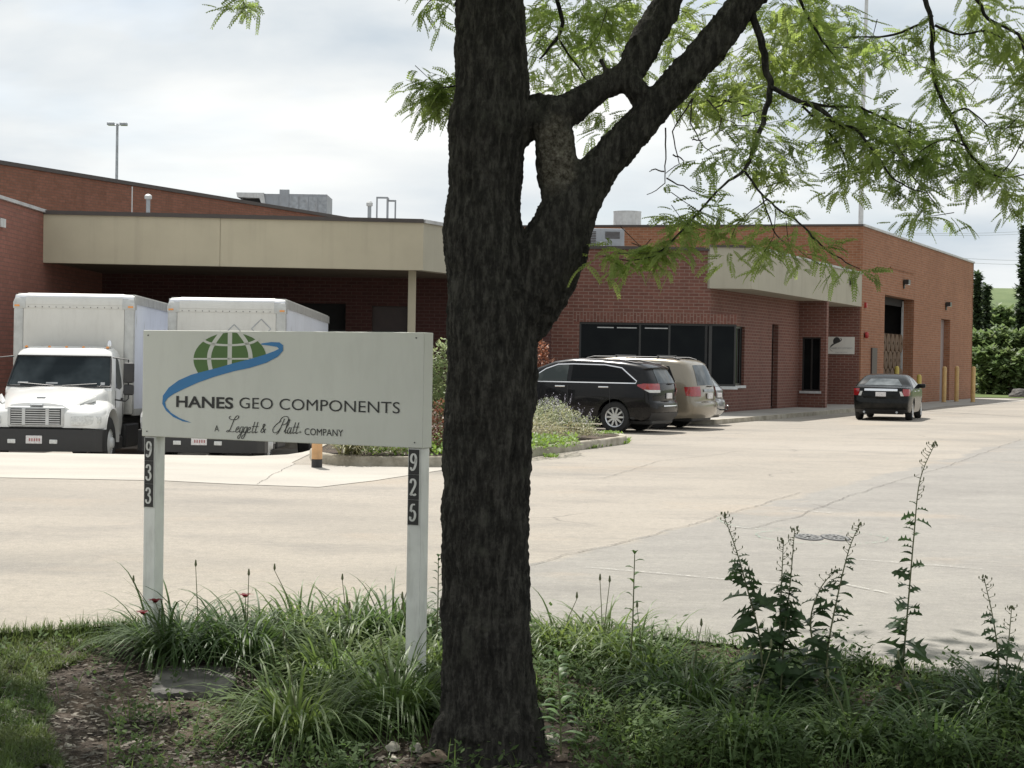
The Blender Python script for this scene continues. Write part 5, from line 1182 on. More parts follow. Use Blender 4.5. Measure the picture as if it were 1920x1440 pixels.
for cxx, czz, r_ in ((.16, 2.78, .13), (.72, 2.83, .20)):
    for a in range(4):
        p1 = (cxx+r_*math.cos(a*math.pi/2), czz+r_*math.sin(a*math.pi/2)); p2 = (cxx+r_*math.cos((a+1)*math.pi/2), czz+r_*math.sin((a+1)*math.pi/2)); stroke(mb, [p1, p2], .022, 2.708, False)
mb.build('placard_holder', M['steel'], bx2, fix='nonormal')
# ------------------------------------------------------------------ the locust tree
R = random.Random(11)
TY = 8.15
def tp(px, py, dy=0): return P(px, py, TY+dy)
def tub(mb, rows, dy=0, n=20):
    k = TY/F; mb.tube([tp(r[0], r[1], r[3] if len(r) > 3 else dy) for r in rows], [r[2]*k for r in rows], n)
def sub(rows, k=4):
    out = []
    for i in range(len(rows)-1):
        p0 = rows[max(i-1, 0)]; p1 = rows[i]; p2 = rows[i+1]; p3 = rows[min(i+2, len(rows)-1)]
        for j in range(k):
            t = j/k; out.append(tuple(.5*((2*b)+(-a+c)*t+(2*a-5*b+4*c-d)*t*t+(-a+3*b-3*c+d)*t**3) for a, b, c, d in zip(p0, p1, p2, p3)))
    out.append(rows[-1]); return out
mb = MB()
tub(mb, sub([(922, 1520, 150), (920, 1440, 132), (919, 1400, 108), (918, 1370, 96), (914, 1300, 87), (912, 1200, 83), (911, 1100, 81), (910, 1000, 80), (912, 900, 80), (917, 800, 81), (922, 700, 83), (924, 640, 84), (922, 580, 82), (915, 500, 75), (906, 430, 73), (909, 365, 66), (909, 328, 67), (913, 273, 69), (915, 237, 73), (921, 182, 67), (924, 146, 65), (918, 73, 63), (918, 0, 61), (912, -100, 60), (895, -400, 54), (880, -800, 42), (875, -1100, 30)]), n=36)
tub(mb, sub([(962, 640, 40), (985, 590, 52), (1010, 530, 62), (1037, 470, 62), (1061, 410, 56), (1092, 356, 47), (1131, 311, 37), (1174, 264, 36), (1222, 207, 32), (1268, 156, 32), (1319, 104, 32), (1364, 49, 29), (1412, -12, 29), (1500, -100, 31), (1640, -230, 26), (1800, -420, 20)]), n=28)
tub(mb, sub([(1050, 400, 30, -.02), (1046, 330, 37, -.02), (1042, 270, 36, -.02), (1036, 222, 36, -.02), (1072, 202, 31, 0), (1123, 168, 25, .03), (1180, 138, 28, .05), (1198, 102, 30, .07), (1219, 62, 29, .1), (1243, 22, 30, .12), (1270, -40, 28, .15), (1340, -170, 24, .3), (1420, -400, 18, .6)]), n=24)
tub(mb, sub([(955, 260, 34), (985, 228, 31), (1012, 208, 30), (1040, 214, 30)]), n=20)
tub(mb, sub([(1180, 140, 20), (1200, 165, 33), (1212, 160, 20)]), n=18)
tub(mb, [(1150, 160, 8, .02), (1133, 125, 7, .02), (1128, 108, 5, .02)], n=10)
for (x, y, r) in ((880, -300, 30),): tub(mb, sub([(900, -200, 34), (800, -380, 28), (650, -560, 22), (450, -750, 15)]), n=16)
tub(mb, sub([(905, -250, 34, 0), (960, -420, 28, -.8), (1050, -600, 20, -1.6)]), n=16); tub(mb, sub([(895, -350, 34, 0), (860, -520, 26, 1.2), (900, -650, 18, 2.6)]), n=16)
# roots flare
for a, l_ in ((200, .28), (250, .20), (300, .24), (335, .25), (15, .22), (140, .25)):
    q = tp(918, 1385); c0 = Vector((q.x, TY, 0)); d = Vector((math.cos(math.radians(a)), math.sin(math.radians(a)), 0)); g0 = gz(c0.x, c0.y)
    mb.tube([c0+d*.10+Vector((0, 0, g0+.26)), c0+d*.20+Vector((0, 0, g0+.10)), c0+d*l_+Vector((0, 0, g0-.02)), c0+d*(l_+.15)+Vector((0, 0, g0-.09))], [.09, .09, .06, .03], 12)
tmp = mb.build('tmp', M['bark']); md = tmp.modifiers.new('r', 'REMESH'); md.mode = 'VOXEL'; md.voxel_size = .0105
dg = bpy.context.evaluated_depsgraph_get(); me = bpy.data.meshes.new_from_object(tmp.evaluated_get(dg)); bpy.data.objects.remove(tmp)
bm = bmesh.new(); bm.from_mesh(me)
for _ in range(5): bmesh.ops.smooth_vert(bm, verts=bm.verts, factor=.5, use_axis_x=True, use_axis_y=True, use_axis_z=True)
bm.normal_update()
for v in bm.verts:
    p = v.co
    if p.z > 4.2: continue
    warp = noise.noise(p*3)*.5
    lx = p.x*1.0; q = Vector((p.x*17+warp, p.y*17+warp, p.z*3.2)); r1 = 1-abs(noise.noise(q))*2.6; q2 = Vector((p.x*38, p.y*38, p.z*11)); r2 = noise.noise(q2)
    r3 = 1-abs(noise.noise(Vector((p.x*34+warp*2, p.y*34+warp*2, p.z*8))))*3.2
    kk = .55 if (p.x > .12 and p.z > 2.2) else 1
    v.co += v.normal*((.010*r1 + .007*r3)*kk + .005*r2 + .010*noise.noise(p*4.5) + .007*noise.noise(p*60) - .004)
bm.to_mesh(me); bm.free()
tree = tag(empty('honey_locust_tree', (tp(918, 1385).x, TY, gz(-.1, TY))), 'big dark-barked locust tree with forked trunk and feathery leaves, right of the sign', 'tree')
TL = tree.location.copy()
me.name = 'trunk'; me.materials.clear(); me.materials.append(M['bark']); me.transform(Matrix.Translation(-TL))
for p in me.polygons: p.use_smooth = True
tro = bpy.data.objects.new('trunk', me); C.collection.objects.link(tro); tro.parent = tree
def frond(mb, p, d, L_, n=10, wid=.66, lf=.19, droop=.5, twist=0):
    p = Vector(p); d = Vector(d).normalized(); pts = [p.copy()]; dirs = []
    st = L_/n
    for i in range(n):
        d = (d + Vector((0, 0, -droop*st/L_*1.6))).normalized(); dirs.append(d); p = p + d*st; pts.append(p.copy())
    sidev = dirs[0].cross(Vector((0, 0, 1)))
    if sidev.length < .2: sidev = Vector((math.cos(twist), math.sin(twist), 0))
    sidev.normalize(); sidev = Matrix.Rotation(twist, 3, dirs[0]) @ sidev
    i0 = len(mb.v); 
    for i, q in enumerate(pts): mb.v += [q - sidev*.0012, q + sidev*.0012]
    for i in range(n): mb.f.append([i0+2*i, i0+2*i+1, i0+2*i+3, i0+2*i+2])
    for i in range(1, n+1):
        q = pts[i]; dd = dirs[i-1]; t = i/n; ll = L_*lf*(1.15-.55*abs(t-.45)*1.4)
        for s_ in (-1, 1):
            e = (sidev*s_*.86 + dd*.42 + Vector((0, 0, -.22-R.random()*.3))).normalized(); w_ = dd*ll*wid*.55
            k = len(mb.v); mb.v += [q, q+e*ll*.5+w_, q+e*ll, q+e*ll*.5-w_]; mb.f.append([k, k+1, k+2, k+3])
crown = MB()
def sprig(mb, p, d, L_, nf, fl=(.075, .125), n=8):
    """a twig with fronds"""
    p = Vector(p); d = Vector(d).normalized()
    for i in range(nf):
        t = (i+.6)/nf; q = p + d*L_*t
        sd_ = Vector((R.uniform(-1, 1), R.uniform(-.7, .7), R.uniform(-.5, .35))); fd = (d*.5 + sd_*.9).normalized()
        frond(mb, q, fd, R.uniform(*fl), n, twist=R.uniform(-.9, .9), droop=R.uniform(.05, .8))
k_ = TY/F
def bez(rows): return sub(rows, 4)
branches = [
 ([(1410, 25, 9, 0), (1430, 90, 9, 0), (1436, 130, 8.5, .02), (1444, 163, 8, .03), (1433, 217, 6.5, 0), (1417, 267, 5.5, -.05), (1395, 318, 4.2, -.1), (1356, 347, 2.8, -.14), (1305, 404, 2.5, -.2), (1262, 451, 2.2, -.22), (1225, 480, 1.6, -.22), (1175, 488, 1.2, -.2), (1130, 480, .8, -.2)], (.62, 1.0), 1.1),
 ([(1395, 318, 3.2, -.1), (1428, 365, 2.6, -.1), (1464, 394, 2.4, -.12), (1507, 426, 2.2, -.15), (1540, 462, 1.9, -.15), (1587, 491, 1.4, -.2), (1612, 505, .8, -.2)], (.38, 1.0), 1.2),
 ([(1428, 365, 2, -.1), (1442, 408, 1.8, -.1), (1460, 448, 1.4, -.1), (1478, 458, .8, -.1)], (.5, 1.0), .8),
 ([(1440, 375, 1.6, -.1), (1415, 392, 1.3, -.1), (1388, 412, 1.0, -.1), (1372, 440, .6, -.1)], (.0, 1.0), .9),
 ([(1444, 163, 6, .02), (1493, 188, 6, 0), (1540, 206, 5.5, -.05), (1572, 235, 4.6, -.1), (1605, 242, 3.6, -.1), (1637, 285, 3, -.15), (1673, 332, 2.2, -.2), (1706, 352, 1.6, -.2), (1740, 362, .8, -.2)], (.15, 1.0), 1.5),
 ([(1493, 188, 4, 0), (1550, 199, 3.6, .1), (1612, 202, 3, .15), (1673, 231, 2.6, .2), (1720, 253, 1.6, .2)], (.1, 1.0), 1.4),
 ([(1505, 200, 3, 0), (1540, 235, 2.6, .05), (1575, 275, 2.2, .1), (1590, 310, 1.6, .1), (1580, 345, .8, .1)], (.2, 1.0), 1.1),
 ([(1730, -40, 6.5, -.3), (1735, 0, 6, -.3), (1749, 50, 5.6, -.3), (1747, 101, 5.2, -.3), (1760, 173, 5, -.3), (1782, 213, 4.2, -.3), (1811, 274, 3.6, -.3), (1832, 303, 3.2, -.3), (1872, 332, 2.4, -.3), (1930, 325, 1.2, -.3)], (.12, 1.0), 1.15),
 ([(1749, 29, 3.4, -.3), (1702, 58, 3, -.3), (1648, 69, 2.4, -.3), (1587, 69, 1.2, -.3)], (.1, .95), 1.3),
 ([(1753, 47, 3.4, -.3), (1800, 65, 2.6, -.3), (1847, 58, 2.2, -.3), (1885, 75, 1.2, -.3)], (.5, 1.0), 1.0),
 ([(1800, -40, 5, -.4), (1832, 0, 4.4, -.4), (1854, 36, 4, -.4), (1908, 65, 3.6, -.4), (1930, 130, 3, -.4), (1940, 200, 2, -.4)], (.0, 1.0), 1.4),
 ([(1811, 274, 2.6, -.3), (1775, 262, 2, -.25), (1735, 275, 1.4, -.2), (1712, 300, .8, -.2)], (.1, 1.0), 1.2),
 ([(1782, 213, 2.6, -.3), (1815, 205, 2, -.35), (1850, 235, 1.4, -.4)], (.1, 1.0), .9),
 ([(1872, 332, 1.6, -.3), (1905, 290, 1.4, -.3), (1930, 240, 1, -.3)], (.1, 1.0), 1.0),
 ([(1680, 300, 2, -.1), (1720, 340, 1.6, -.1), (1752, 378, 1.2, -.1), (1760, 400, .8, -.1)], (.2, 1.0), 1.0),
 ([(1030, -30, 6, .5), (1052, 20, 5.5, .5), (1050, 60, 5, .5), (1030, 92, 3.6, .5), (1010, 110, 2, .5)], (.2, .8), .5),
 ([(1045, 70, 2.6, .5), (1068, 105, 2.4, .5), (1100, 150, 1.6, .5)], (.1, 1.0), .8),
 ([(1340, 30, 4, .3), (1320, 75, 3.4, .3), (1290, 120, 2.8, .3), (1270, 160, 1.6, .3)], (.1, 1.0), 1.0),
 ([(1470, -60, 5, .2), (1500, 0, 4, .2), (1530, 60, 3, .2), (1570, 110, 1.6, .2)], (.2, 1.0), 1.2),
 ([(1417, 200, 3, .2), (1370, 190, 2.4, .2), (1330, 180, 1.6, .2)], (.1, 1.0), 1.2),
 ([(905, 150, 3, .15), (860, 160, 2.4, .15), (820, 165, 1.6, .15), (795, 185, .8, .15)], (.45, 1.0), 2.2),
 ([(860, -30, 2, .1), (815, -5, 1.4, .1), (795, 12, .8, .1)], (.2, 1.0), 1.2),
 ([(430, -60, 2, .0), (445, -20, 1.4, .0), (460, 15, .8, .0)], (.5, 1.0), 1.6),
]
for rows, (a, b), dens in branches:
    pts = bez(rows); W3_ = [tp(r[0]+(2.0*noise.noise(Vector((r[0]*.05, r[1]*.05, 1))) if i else 0)*2, r[1]+3*noise.noise(Vector((r[0]*.04, r[1]*.04, 7))), r[3]) for i, r in enumerate(pts)]
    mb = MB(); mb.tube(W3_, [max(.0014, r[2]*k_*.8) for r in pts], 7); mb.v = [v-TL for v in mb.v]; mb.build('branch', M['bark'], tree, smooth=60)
    n = len(W3_)
    for i in range(n-1):
        t = i/(n-1)
        if t < a or t > b: continue
        seg = (W3_[i+1]-W3_[i]); m_ = seg.length/.042*dens; m_ = int(m_) + (R.random() < m_ % 1)
        for _ in range(m_):
            q = W3_[i].lerp(W3_[i+1], R.random()); d = Vector((R.uniform(-1, 1), R.uniform(-.9, .9), R.uniform(-1.0, .45))) + seg.normalized()*.4
            sprig(crown, q, d, R.uniform(.04, .15), R.choice((3, 4, 4)))
tw = MB()
def mass(cx, cy, rx, ry, nspr, d0, d1):
    for _ in range(int(nspr*1.35)):
        a = R.random()*6.283; r_ = math.sqrt(R.random()); x = cx+rx*r_*math.cos(a); y = cy+ry*r_*math.sin(a); q = tp(x, y, R.uniform(d0, d1))
        d = Vector((R.uniform(-1, 1), R.uniform(-.8, .8), R.uniform(-.55, .4))).normalized(); l_ = R.uniform(.06, .2)
        sprig(crown, q, d, l_, R.choice((4, 4, 5)))
        if R.random() > .12: continue
        mid = q - d*R.uniform(.06, .16) + Vector((R.uniform(-.03, .03), 0, R.uniform(.0, .08)))
        tw.tube([mid, q, q+d*l_], [.0022, .0016, .0008], 4)
for args in [(1075, 60, 90, 80, 60, .5, 2.0), (1065, 150, 65, 45, 20, .5, 1.6), (1015, 60, 30, 70, 12, .4, 1.2), (1190, 60, 55, 65, 32, .5, 1.8), (1135, 20, 90, 40, 20, .5, 1.8), (1290, 60, 40, 55, 18, .4, 1.5), (1060, 225, 35, 20, 4, .3, .8), (1150, 225, 30, 25, 6, .3, .8), (1270, 185, 40, 25, 10, .3, 1.0),
             (1345, 165, 55, 35, 20, .2, 1.2), (1400, 120, 45, 45, 18, .2, 1.0), (1470, 60, 80, 60, 48, .2, 1.4), (1540, 110, 60, 60, 30, .2, 1.2), (1490, 140, 50, 40, 18, .1, .8), (1570, 40, 40, 30, 12, .2, 1.0), (1400, 190, 60, 25, 12, .1, .7),
             (1560, 170, 50, 30, 9, .1, .8), (1340, 295, 30, 20, 7, -.2, .1), (1440, 270, 45, 30, 12, -.2, .2), (1475, 325, 30, 22, 9, -.2, .2), (1380, 300, 25, 20, 5, -.2, .1), (1590, 250, 60, 40, 18, -.1, .4), (1650, 240, 60, 35, 20, -.1, .4), (1690, 280, 70, 35, 26, -.2, .3), (1760, 290, 60, 35, 18, -.3, .2), (1610, 340, 40, 25, 8, -.2, .1), (1815, 320, 60, 30, 14, -.4, .1), (1885, 345, 40, 22, 12, -.4, 0), (1740, 395, 45, 20, 7, -.2, .1), (1700, 100, 60, 25, 8, -.4, 0), (1640, 85, 40, 30, 8, -.3, .1), (1840, 20, 60, 30, 14, -.4, .2), (1895, 90, 35, 35, 16, -.4, .2), (1900, 150, 30, 30, 8, -.4, .2), (1895, 240, 30, 30, 8, -.4, 0), (1780, 165, 50, 25, 7, -.4, 0), (1560, 380, 20, 10, 0, -.2, 0),
             (1150, 476, 38, 14, 8, -.25, -.1), (1225, 474, 45, 20, 13, -.25, -.1), (1270, 430, 40, 30, 11, -.25, -.1), (1300, 400, 25, 12, 3, -.25, -.1), (1400, 465, 35, 18, 6, -.2, -.05), (1430, 435, 50, 18, 7, -.2, -.05), (1490, 470, 40, 18, 6, -.2, -.05), (1345, 385, 20, 15, 3, -.2, 0), (1500, 395, 25, 10, 2, -.2, 0),
             (812, 172, 26, 20, 14, .1, .4), (840, 188, 22, 28, 14, .1, .3), (828, 148, 28, 12, 9, .1, .3), (822, 6, 26, 8, 4, .1, .2), (452, 12, 20, 14, 3, .0, .1), (1330, 170, 60, 30, 12, .2, .9), (1420, 245, 40, 20, 8, -.1, .3), (1500, 20, 60, 30, 16, .2, 1.2)]: mass(*args)
tw.v = [v-TL for v in tw.v]; tw.build('twigs', M['wood'], tree)['kind'] = 'stuff'
# dead twigs hanging under the big limb
for pts in ([(1297, 184), (1292, 230), (1316, 270), (1337, 292)], [(1297, 184), (1262, 247), (1272, 307), (1247, 325)], [(1246, 240), (1250, 300), (1246, 345), (1213, 365)], [(1322, 185), (1345, 210), (1352, 222), (1375, 232)], [(1352, 222), (1350, 240), (1362, 252)], [(1250, 335), (1290, 355), (1315, 364)], [(1300, 262), (1310, 262), (1325, 258)], [(1390, 218), (1410, 212), (1430, 206)], [(1340, 205), (1365, 190), (1375, 180)], [(1262, 290), (1280, 300), (1278, 312)], [(1246, 320), (1225, 318), (1218, 322)]):
    tub_ = [tp(p[0]+R.uniform(-2, 2), p[1], .02) for p in pts]; q = []
    for i in range(len(tub_)-1):
        for k in range(4): q.append(tub_[i].lerp(tub_[i+1], k/4)+Vector((R.uniform(-.005, .005), 0, R.uniform(-.005, .005))))
    q.append(tub_[-1]); mb = MB(); mb.tube(q, [.0042*(1-.6*i/len(q)) for i in range(len(q))], 5); mb.v = [v-TL for v in mb.v]; mb.build('dead_twig', M['wood'], tree)
crown.v = [v-TL for v in crown.v]; crown.build('crown', M['locust'], tree, fix=False)
# the crown above the frame, which shades the bed and the sign
up = MB()
nsh = 0
while nsh < 1450:
    x = R.uniform(-5.2, 5.0); y = R.uniform(5.5, 14.2); z = R.uniform(4.0, 8.0)
    if ((x+.1)/5.2)**2 + ((y-9.4)/4.9)**2 + ((z-6)/2.6)**2 > 1: continue
    if z < 1.65 + .228*y + .35: continue
    if y > (9.6 + z*.50 if x < .6 else 10.45 + z*.545 - max(0, x-1.5)*.55): continue
    if noise.noise(Vector((x*.7, y*.7, z*.7))) < -.12: continue
    nsh += 1
    for _ in range(4): frond(up, (x+R.uniform(-.2, .2), y+R.uniform(-.2, .2), z), (R.uniform(-1, 1), R.uniform(-1, 1), R.uniform(-.4, .2)), R.uniform(.22, .34), 6, wid=.62, lf=.26, twist=R.uniform(-.6, .6))
up.v = [v-TL for v in up.v]; up.build('crown', M['locust'], tree, fix=False)
mb = MB()
for _ in range(60):
    a = Vector((R.uniform(-3, 3.5), R.uniform(6, 11.5), R.uniform(4.6, 7))); b = a + Vector((R.uniform(-1, 1), R.uniform(-1, 1), R.uniform(-.2, .5))); mb.tube([a, a.lerp(b, .5)+Vector((0, 0, .08)), b], [.02, .014, .005], 5)
mb.v = [v-TL for v in mb.v if True]; mb.build('twigs', M['wood'], tree)['kind'] = 'stuff'

# ------------------------------------------------------------------ bed plants
def on(px, py): q = G(px, py); return Vector((q.x, q.y, gz(q.x, q.y)))
def blade(mb, b, az, L_, w_, lean, droop, n=5):
    d = Vector((math.cos(az)*lean, math.sin(az)*lean, 1)).normalized(); sd_ = Vector((-math.sin(az), math.cos(az), 0)); p = Vector(b); i0 = len(mb.v); out_ = Vector((math.cos(az), math.sin(az), 0))
    for i in range(n+1):
        t = i/n; ww = w_*(1-t**2.2)*(.7+.6*min(1, t*3)) if i < n else .0006; fold = out_*0
        mb.v += [p - sd_*ww/2, p + sd_*ww/2]; d = (d + (out_*.35 - Vector((0, 0, 1)))*droop*(.35+t)/n).normalized(); p = p + d*L_/n
    for i in range(n): mb.f.append([i0+2*i, i0+2*i+1, i0+2*i+3, i0+2*i+2])
    return p
def lily(px, py, n, L_, rad, lab, mat='lily', flowers=(), seed=1, stalks=1, group='daylily clumps around the sign and the tree'):
    global R
    R = random.Random(seed); q = on(px, py); o = tag(empty('daylily', q), lab, 'daylily', group)
    L_ *= 1.1; mb = MB()
    for _ in range(int(n*2.0)):
        a = R.random()*6.283; r_ = rad*math.sqrt(R.random())*.9; blade(mb, (r_*math.cos(a), r_*math.sin(a), -.02), a+R.uniform(-.7, .7), L_*R.uniform(.55, 1.3), R.uniform(.0075, .0145), R.uniform(.15, 1.0), R.uniform(1.6, 4.2), 8)
    mb.build('leaf_blades', M[mat], o, smooth=60, fix=False)
    mb = MB()
    for _ in range(stalks):
        a = R.random()*6.283; h = L_*R.uniform(.8, 1.1); tl = R.uniform(.2, .6); e = Vector((math.cos(a)*h*tl, math.sin(a)*h*tl*.6, h*R.uniform(.75, 1))); mb.tube([(0, 0, 0), e*.5+Vector((0, 0, h*.1)), e], [.003, .0028, .002], 5); mb.lathe(e, [(.002, 0), (.008, .012), (.004, .04), (0, .045)], 6)
    if stalks: mb.build('bud_stalk', M['stalk'], o)
    for fx, fy in flowers:
        e = P(fx, fy, q.y) - q; mb = MB(); mb.tube([(0, 0, 0), e*.6+Vector((0, 0, .04)), e], [.003, .0028, .0022], 5); st_ = mb.build('flower_stalk', M['stalk'], o)
        mb = MB()
        for k in range(6):
            a = k*1.047; blade(mb, e, a, .060, .026, .75, 1.7, 4)
        mb.build('flower', M['dryred'], st_, fix=False)
    return o
lily(318, 1228, 150, .52, .16, 'dark daylily clump wrapped round the left sign post', 'lily_dark', flowers=((291, 1130), (268, 1152)), seed=1)
lily(372, 1225, 100, .48, .16, 'dark daylily clump just right of the left sign post', 'lily_dark', seed=21)
lily(462, 1232, 160, .55, .20, 'daylily clump with a dark red bloom, between the left post and sign centre', 'lily_dark', flowers=((460, 1120),), seed=2)
lily(560, 1190, 130, .42, .28, 'lighter green daylily clump below the middle of the sign, at the paving edge', seed=3)
lily(650, 1192, 130, .42, .28, 'bushy daylily clump at the paving edge, left of the right sign post', seed=4)
lily(735, 1195, 130, .45, .22, 'dark daylily clump directly behind the right sign post', 'lily_dark', seed=5)
lily(640, 1270, 150, .42, .25, 'arching daylily clump in the middle of the bed left of the trunk', seed=6)
lily(740, 1340, 210, .52, .20, 'large olive daylily clump hugging the left side of the trunk', seed=7)
lily(560, 1375, 210, .50, .20, 'large glossy daylily clump right of the flat stone slab', seed=8)
lily(768, 1262, 110, .40, .15, 'daylily clump right in front of the foot of the right sign post', seed=41)
lily(820, 1250, 90, .42, .15, 'small daylily clump squeezed between right post and trunk', seed=9)
lily(1050, 1215, 110, .38, .2, 'daylily clump just right of the trunk at the paving edge', seed=10, stalks=1)
lily(1130, 1220, 120, .42, .22, 'daylily clump with dry buds, second to the right of the trunk', seed=11, stalks=2)
lily(1205, 1255, 130, .42, .22, 'spreading daylily clump around the foot of the tall broad-leaved plant', seed=12, stalks=1)
lily(1290, 1320, 120, .40, .22, 'long-leaved daylily clump left of the thistly weed group', 'lily_dark', seed=13)
lily(1400, 1385, 120, .42, .22, 'low daylily clump under the thistly weed group', 'lily_dark', seed=14)
lily(1600, 1395, 120, .40, .22, 'daylily clump between the forked weed and the tall weed', 'lily_dark', seed=15)
lily(1750, 1400, 120, .38, .2, 'daylily clump at the foot of the tallest weed', 'lily_dark', seed=16)
lily(1880, 1350, 90, .42, .15, 'dark broad daylily clump at the right edge of the bed', 'lily_dark', seed=17)
R = random.Random(5)
def lobed(mb, p, az, L_, tilt, lobes=True):
    d = Vector((math.cos(az)*math.cos(tilt), math.sin(az)*math.cos(tilt), math.sin(tilt))); s_ = Vector((-math.sin(az), math.cos(az), 0)); roll = R.uniform(-.9, .9); s_ = Matrix.Rotation(roll, 3, d) @ s_
    hp = [(0, .03), (.10, .07), (.17, .30), (.27, .13), (.38, .12), (.44, .42), (.55, .15), (.64, .14), (.71, .36), (.80, .14), (.90, .13), (1.0, .0)] if lobes else [(0, .03), (.2, .14), (.35, .2), (.42, .17), (.5, .21), (.62, .16), (.7, .18), (.85, .08), (1, 0)]
    n = len(hp); i0 = len(mb.v); up_ = d.cross(s_)
    for t, w_ in hp: 
        c_ = p + d*L_*t - Vector((0, 0, .35))*L_*t*t; mb.v += [c_ + s_*w_*L_ + up_*w_*L_*.35, c_, c_ - s_*w_*L_ + up_*w_*L_*.35]
    for i in range(n-1): mb.f.append([i0+3*i, i0+3*i+1, i0+3*i+4, i0+3*i+3]); mb.f.append([i0+3*i+1, i0+3*i+2, i0+3*i+5, i0+3*i+4])
def lettuce(base, stems, lab, seed, leaf=.15, n=30, big=True):
    global R
    R = random.Random(seed); q = on(*base); o = tag(empty('prickly_weed', q), lab, 'weed', 'tall prickly weeds in front of the car park')
    for path, lf0 in stems:
        pts = [P(x, y, q.y+dy) - q for x, y, dy in path]; pts = [Vector(v) for v in sub([tuple(v) for v in pts], 5)]; N = len(pts)
        mb = MB(); mb.tube(pts, [.0062*(1-.72*i/(N-1)) for i in range(N)], 6); st = mb.build('stem', M['stalk'], o, smooth=60)
        mb = MB(); m2 = MB()
        for i in range(int(n*lf0)):
            t = (i+.5)/(n*lf0); u = t**1.05; k = min(N-2, int(u*(N-1))); p = pts[k].lerp(pts[k+1], u*(N-1)-k); az = R.random()*6.283 if R.random() < .4 else R.choice((0, math.pi))+R.uniform(-1.0, 1.0)
            ll = leaf*(1-u)**1.15*R.uniform(.6, 1.15)+.018
            if u < .70: lobed(mb, p, az, ll, R.uniform(-.1, .7), lobes=u > .12 and R.random() < .85)
            else: 
                lobed(m2, p, az, .02, .6, False); e = p+Vector((math.cos(az)*.03, math.sin(az)*.01, .022*R.uniform(.2, 1.3)))
                m2.tube([p, e], [.0012, .001], 4); m2.lathe(e, [(.001, 0), (.0035, .005), (.002, .013)], 5)
        mb.build('leaves', M['weed'], o, fix=False); m2.build('bud_spray', M['stalk'], o, fix=False)
        e = pts[-1]; m2 = MB()
        for k in range(6): m2.lathe(e+Vector((R.uniform(-.015, .015), R.uniform(-.01, .01), R.uniform(-.02, .005))), [(.001, 0), (.005, .006), (.003, .016)], 5)
        m2.build('flower_bud', M['stalk'], o)
lettuce((1430, 1330), [([(1432, 1330, 0), (1425, 1200, 0), (1400, 1100, 0), (1380, 1030, 0), (1357, 966, 0)], 1.3)], 'prickly weed with a left-leaning flower stalk, leftmost of the tall weeds', 31, .22, 52)
lettuce((1462, 1330), [([(1462, 1330, 0), (1470, 1200, .02), (1482, 1090, .02), (1490, 992, .02)], 1.2), ([(1462, 1310, .05), (1462, 1180, .05), (1466, 1080, .05), (1469, 1014, .05)], .9)], 'dense prickly weed with two thin upright stalks, second of the tall weeds', 32, .21, 52)
lettuce((1545, 1330), [([(1548, 1330, 0), (1552, 1220, 0), (1570, 1120, 0), (1592, 1030, 0), (1612, 984, 0)], 1.2), ([(1548, 1300, .05), (1520, 1180, .05), (1535, 1110, .05), (1565, 1070, .05)], .5)], 'forked prickly weed leaning right, in front of the storm drain', 33, .19, 46)
lettuce((1690, 1340), [([(1690, 1340, 0), (1694, 1240, 0), (1703, 1130, 0), (1714, 1000, 0), (1725, 900, 0), (1752, 834, 0)], 1.5)], 'tallest prickly weed with star-shaped leaves standing alone near the right', 34, .19, 38)
lettuce((1870, 1340), [([(1870, 1340, 0), (1872, 1240, 0), (1862, 1160, 0), (1845, 1084, 0)], 1.1), ([(1880, 1320, .04), (1888, 1240, .04), (1897, 1138, .04)], .8)], 'shorter two-stalked prickly weed by the right edge', 35, .17, 38)
def lance(mb, p, az, L_, w_, tilt):
    d = Vector((math.cos(az)*math.cos(tilt), math.sin(az)*math.cos(tilt), math.sin(tilt))); s_ = Vector((-math.sin(az), math.cos(az), 0)); i0 = len(mb.v); hp = [(0, .08), (.2, .7), (.42, 1), (.7, .7), (.88, .3), (1, 0)]
    for t, k in hp: c_ = p + d*L_*t - Vector((0, 0, .45))*L_*t*t; mb.v += [c_+s_*w_*k/2+Vector((0, 0, w_*k*.15)), c_, c_-s_*w_*k/2+Vector((0, 0, w_*k*.15))]
    for i in range(len(hp)-1): mb.f.append([i0+3*i, i0+3*i+1, i0+3*i+4, i0+3*i+3]); mb.f.append([i0+3*i+1, i0+3*i+2, i0+3*i+5, i0+3*i+4])
def milk(base, top, lab, L_=.12, n=16, seed=3, mat='milk'):
    global R
    R = random.Random(seed); q = on(*base); e = P(top[0], top[1], q.y)-q; o = tag(empty('broad_leaved_plant', q), lab, 'plant'); MB().tube([(0, 0, 0), e*.5+Vector((.005, 0, 0)), e], [.005, .004, .0025], 6).build('stem', M['stalk'], o)
    mb = MB()
    for i in range(n): t = .12+.88*i/n; lance(mb, e*t, (0 if i % 2 else math.pi)+R.uniform(-.8, .8), L_*(1-.45*t)*R.uniform(.8, 1.1), L_*.30, R.uniform(.1, .6)+t*.5)
    for k in range(4): lance(mb, e, k*1.57+.4, L_*.45, L_*.14, 1.1)
    mb.build('leaves', M[mat], o, fix=False, smooth=60)
milk((1052, 1420), (1045, 1232), 'bright broad-leaved plant at the right foot of the trunk', .16, 24, 3)
milk((1180, 1280), (1190, 1040), 'tall broad-leaved plant with upright tip standing above the daylilies', .12, 16, 4)
milk((817, 1230), (822, 1045), 'leafy stalk between the right sign post and the trunk', .10, 22, 6, 'weed')
milk((518, 1275), (505, 1215), 'pale yellow-green broad-leaved seedling beside the slab', .10, 8, 8)
milk((500, 1300), (496, 1262), 'low yellow-green leafy sprout right above the slab', .11, 7, 9)
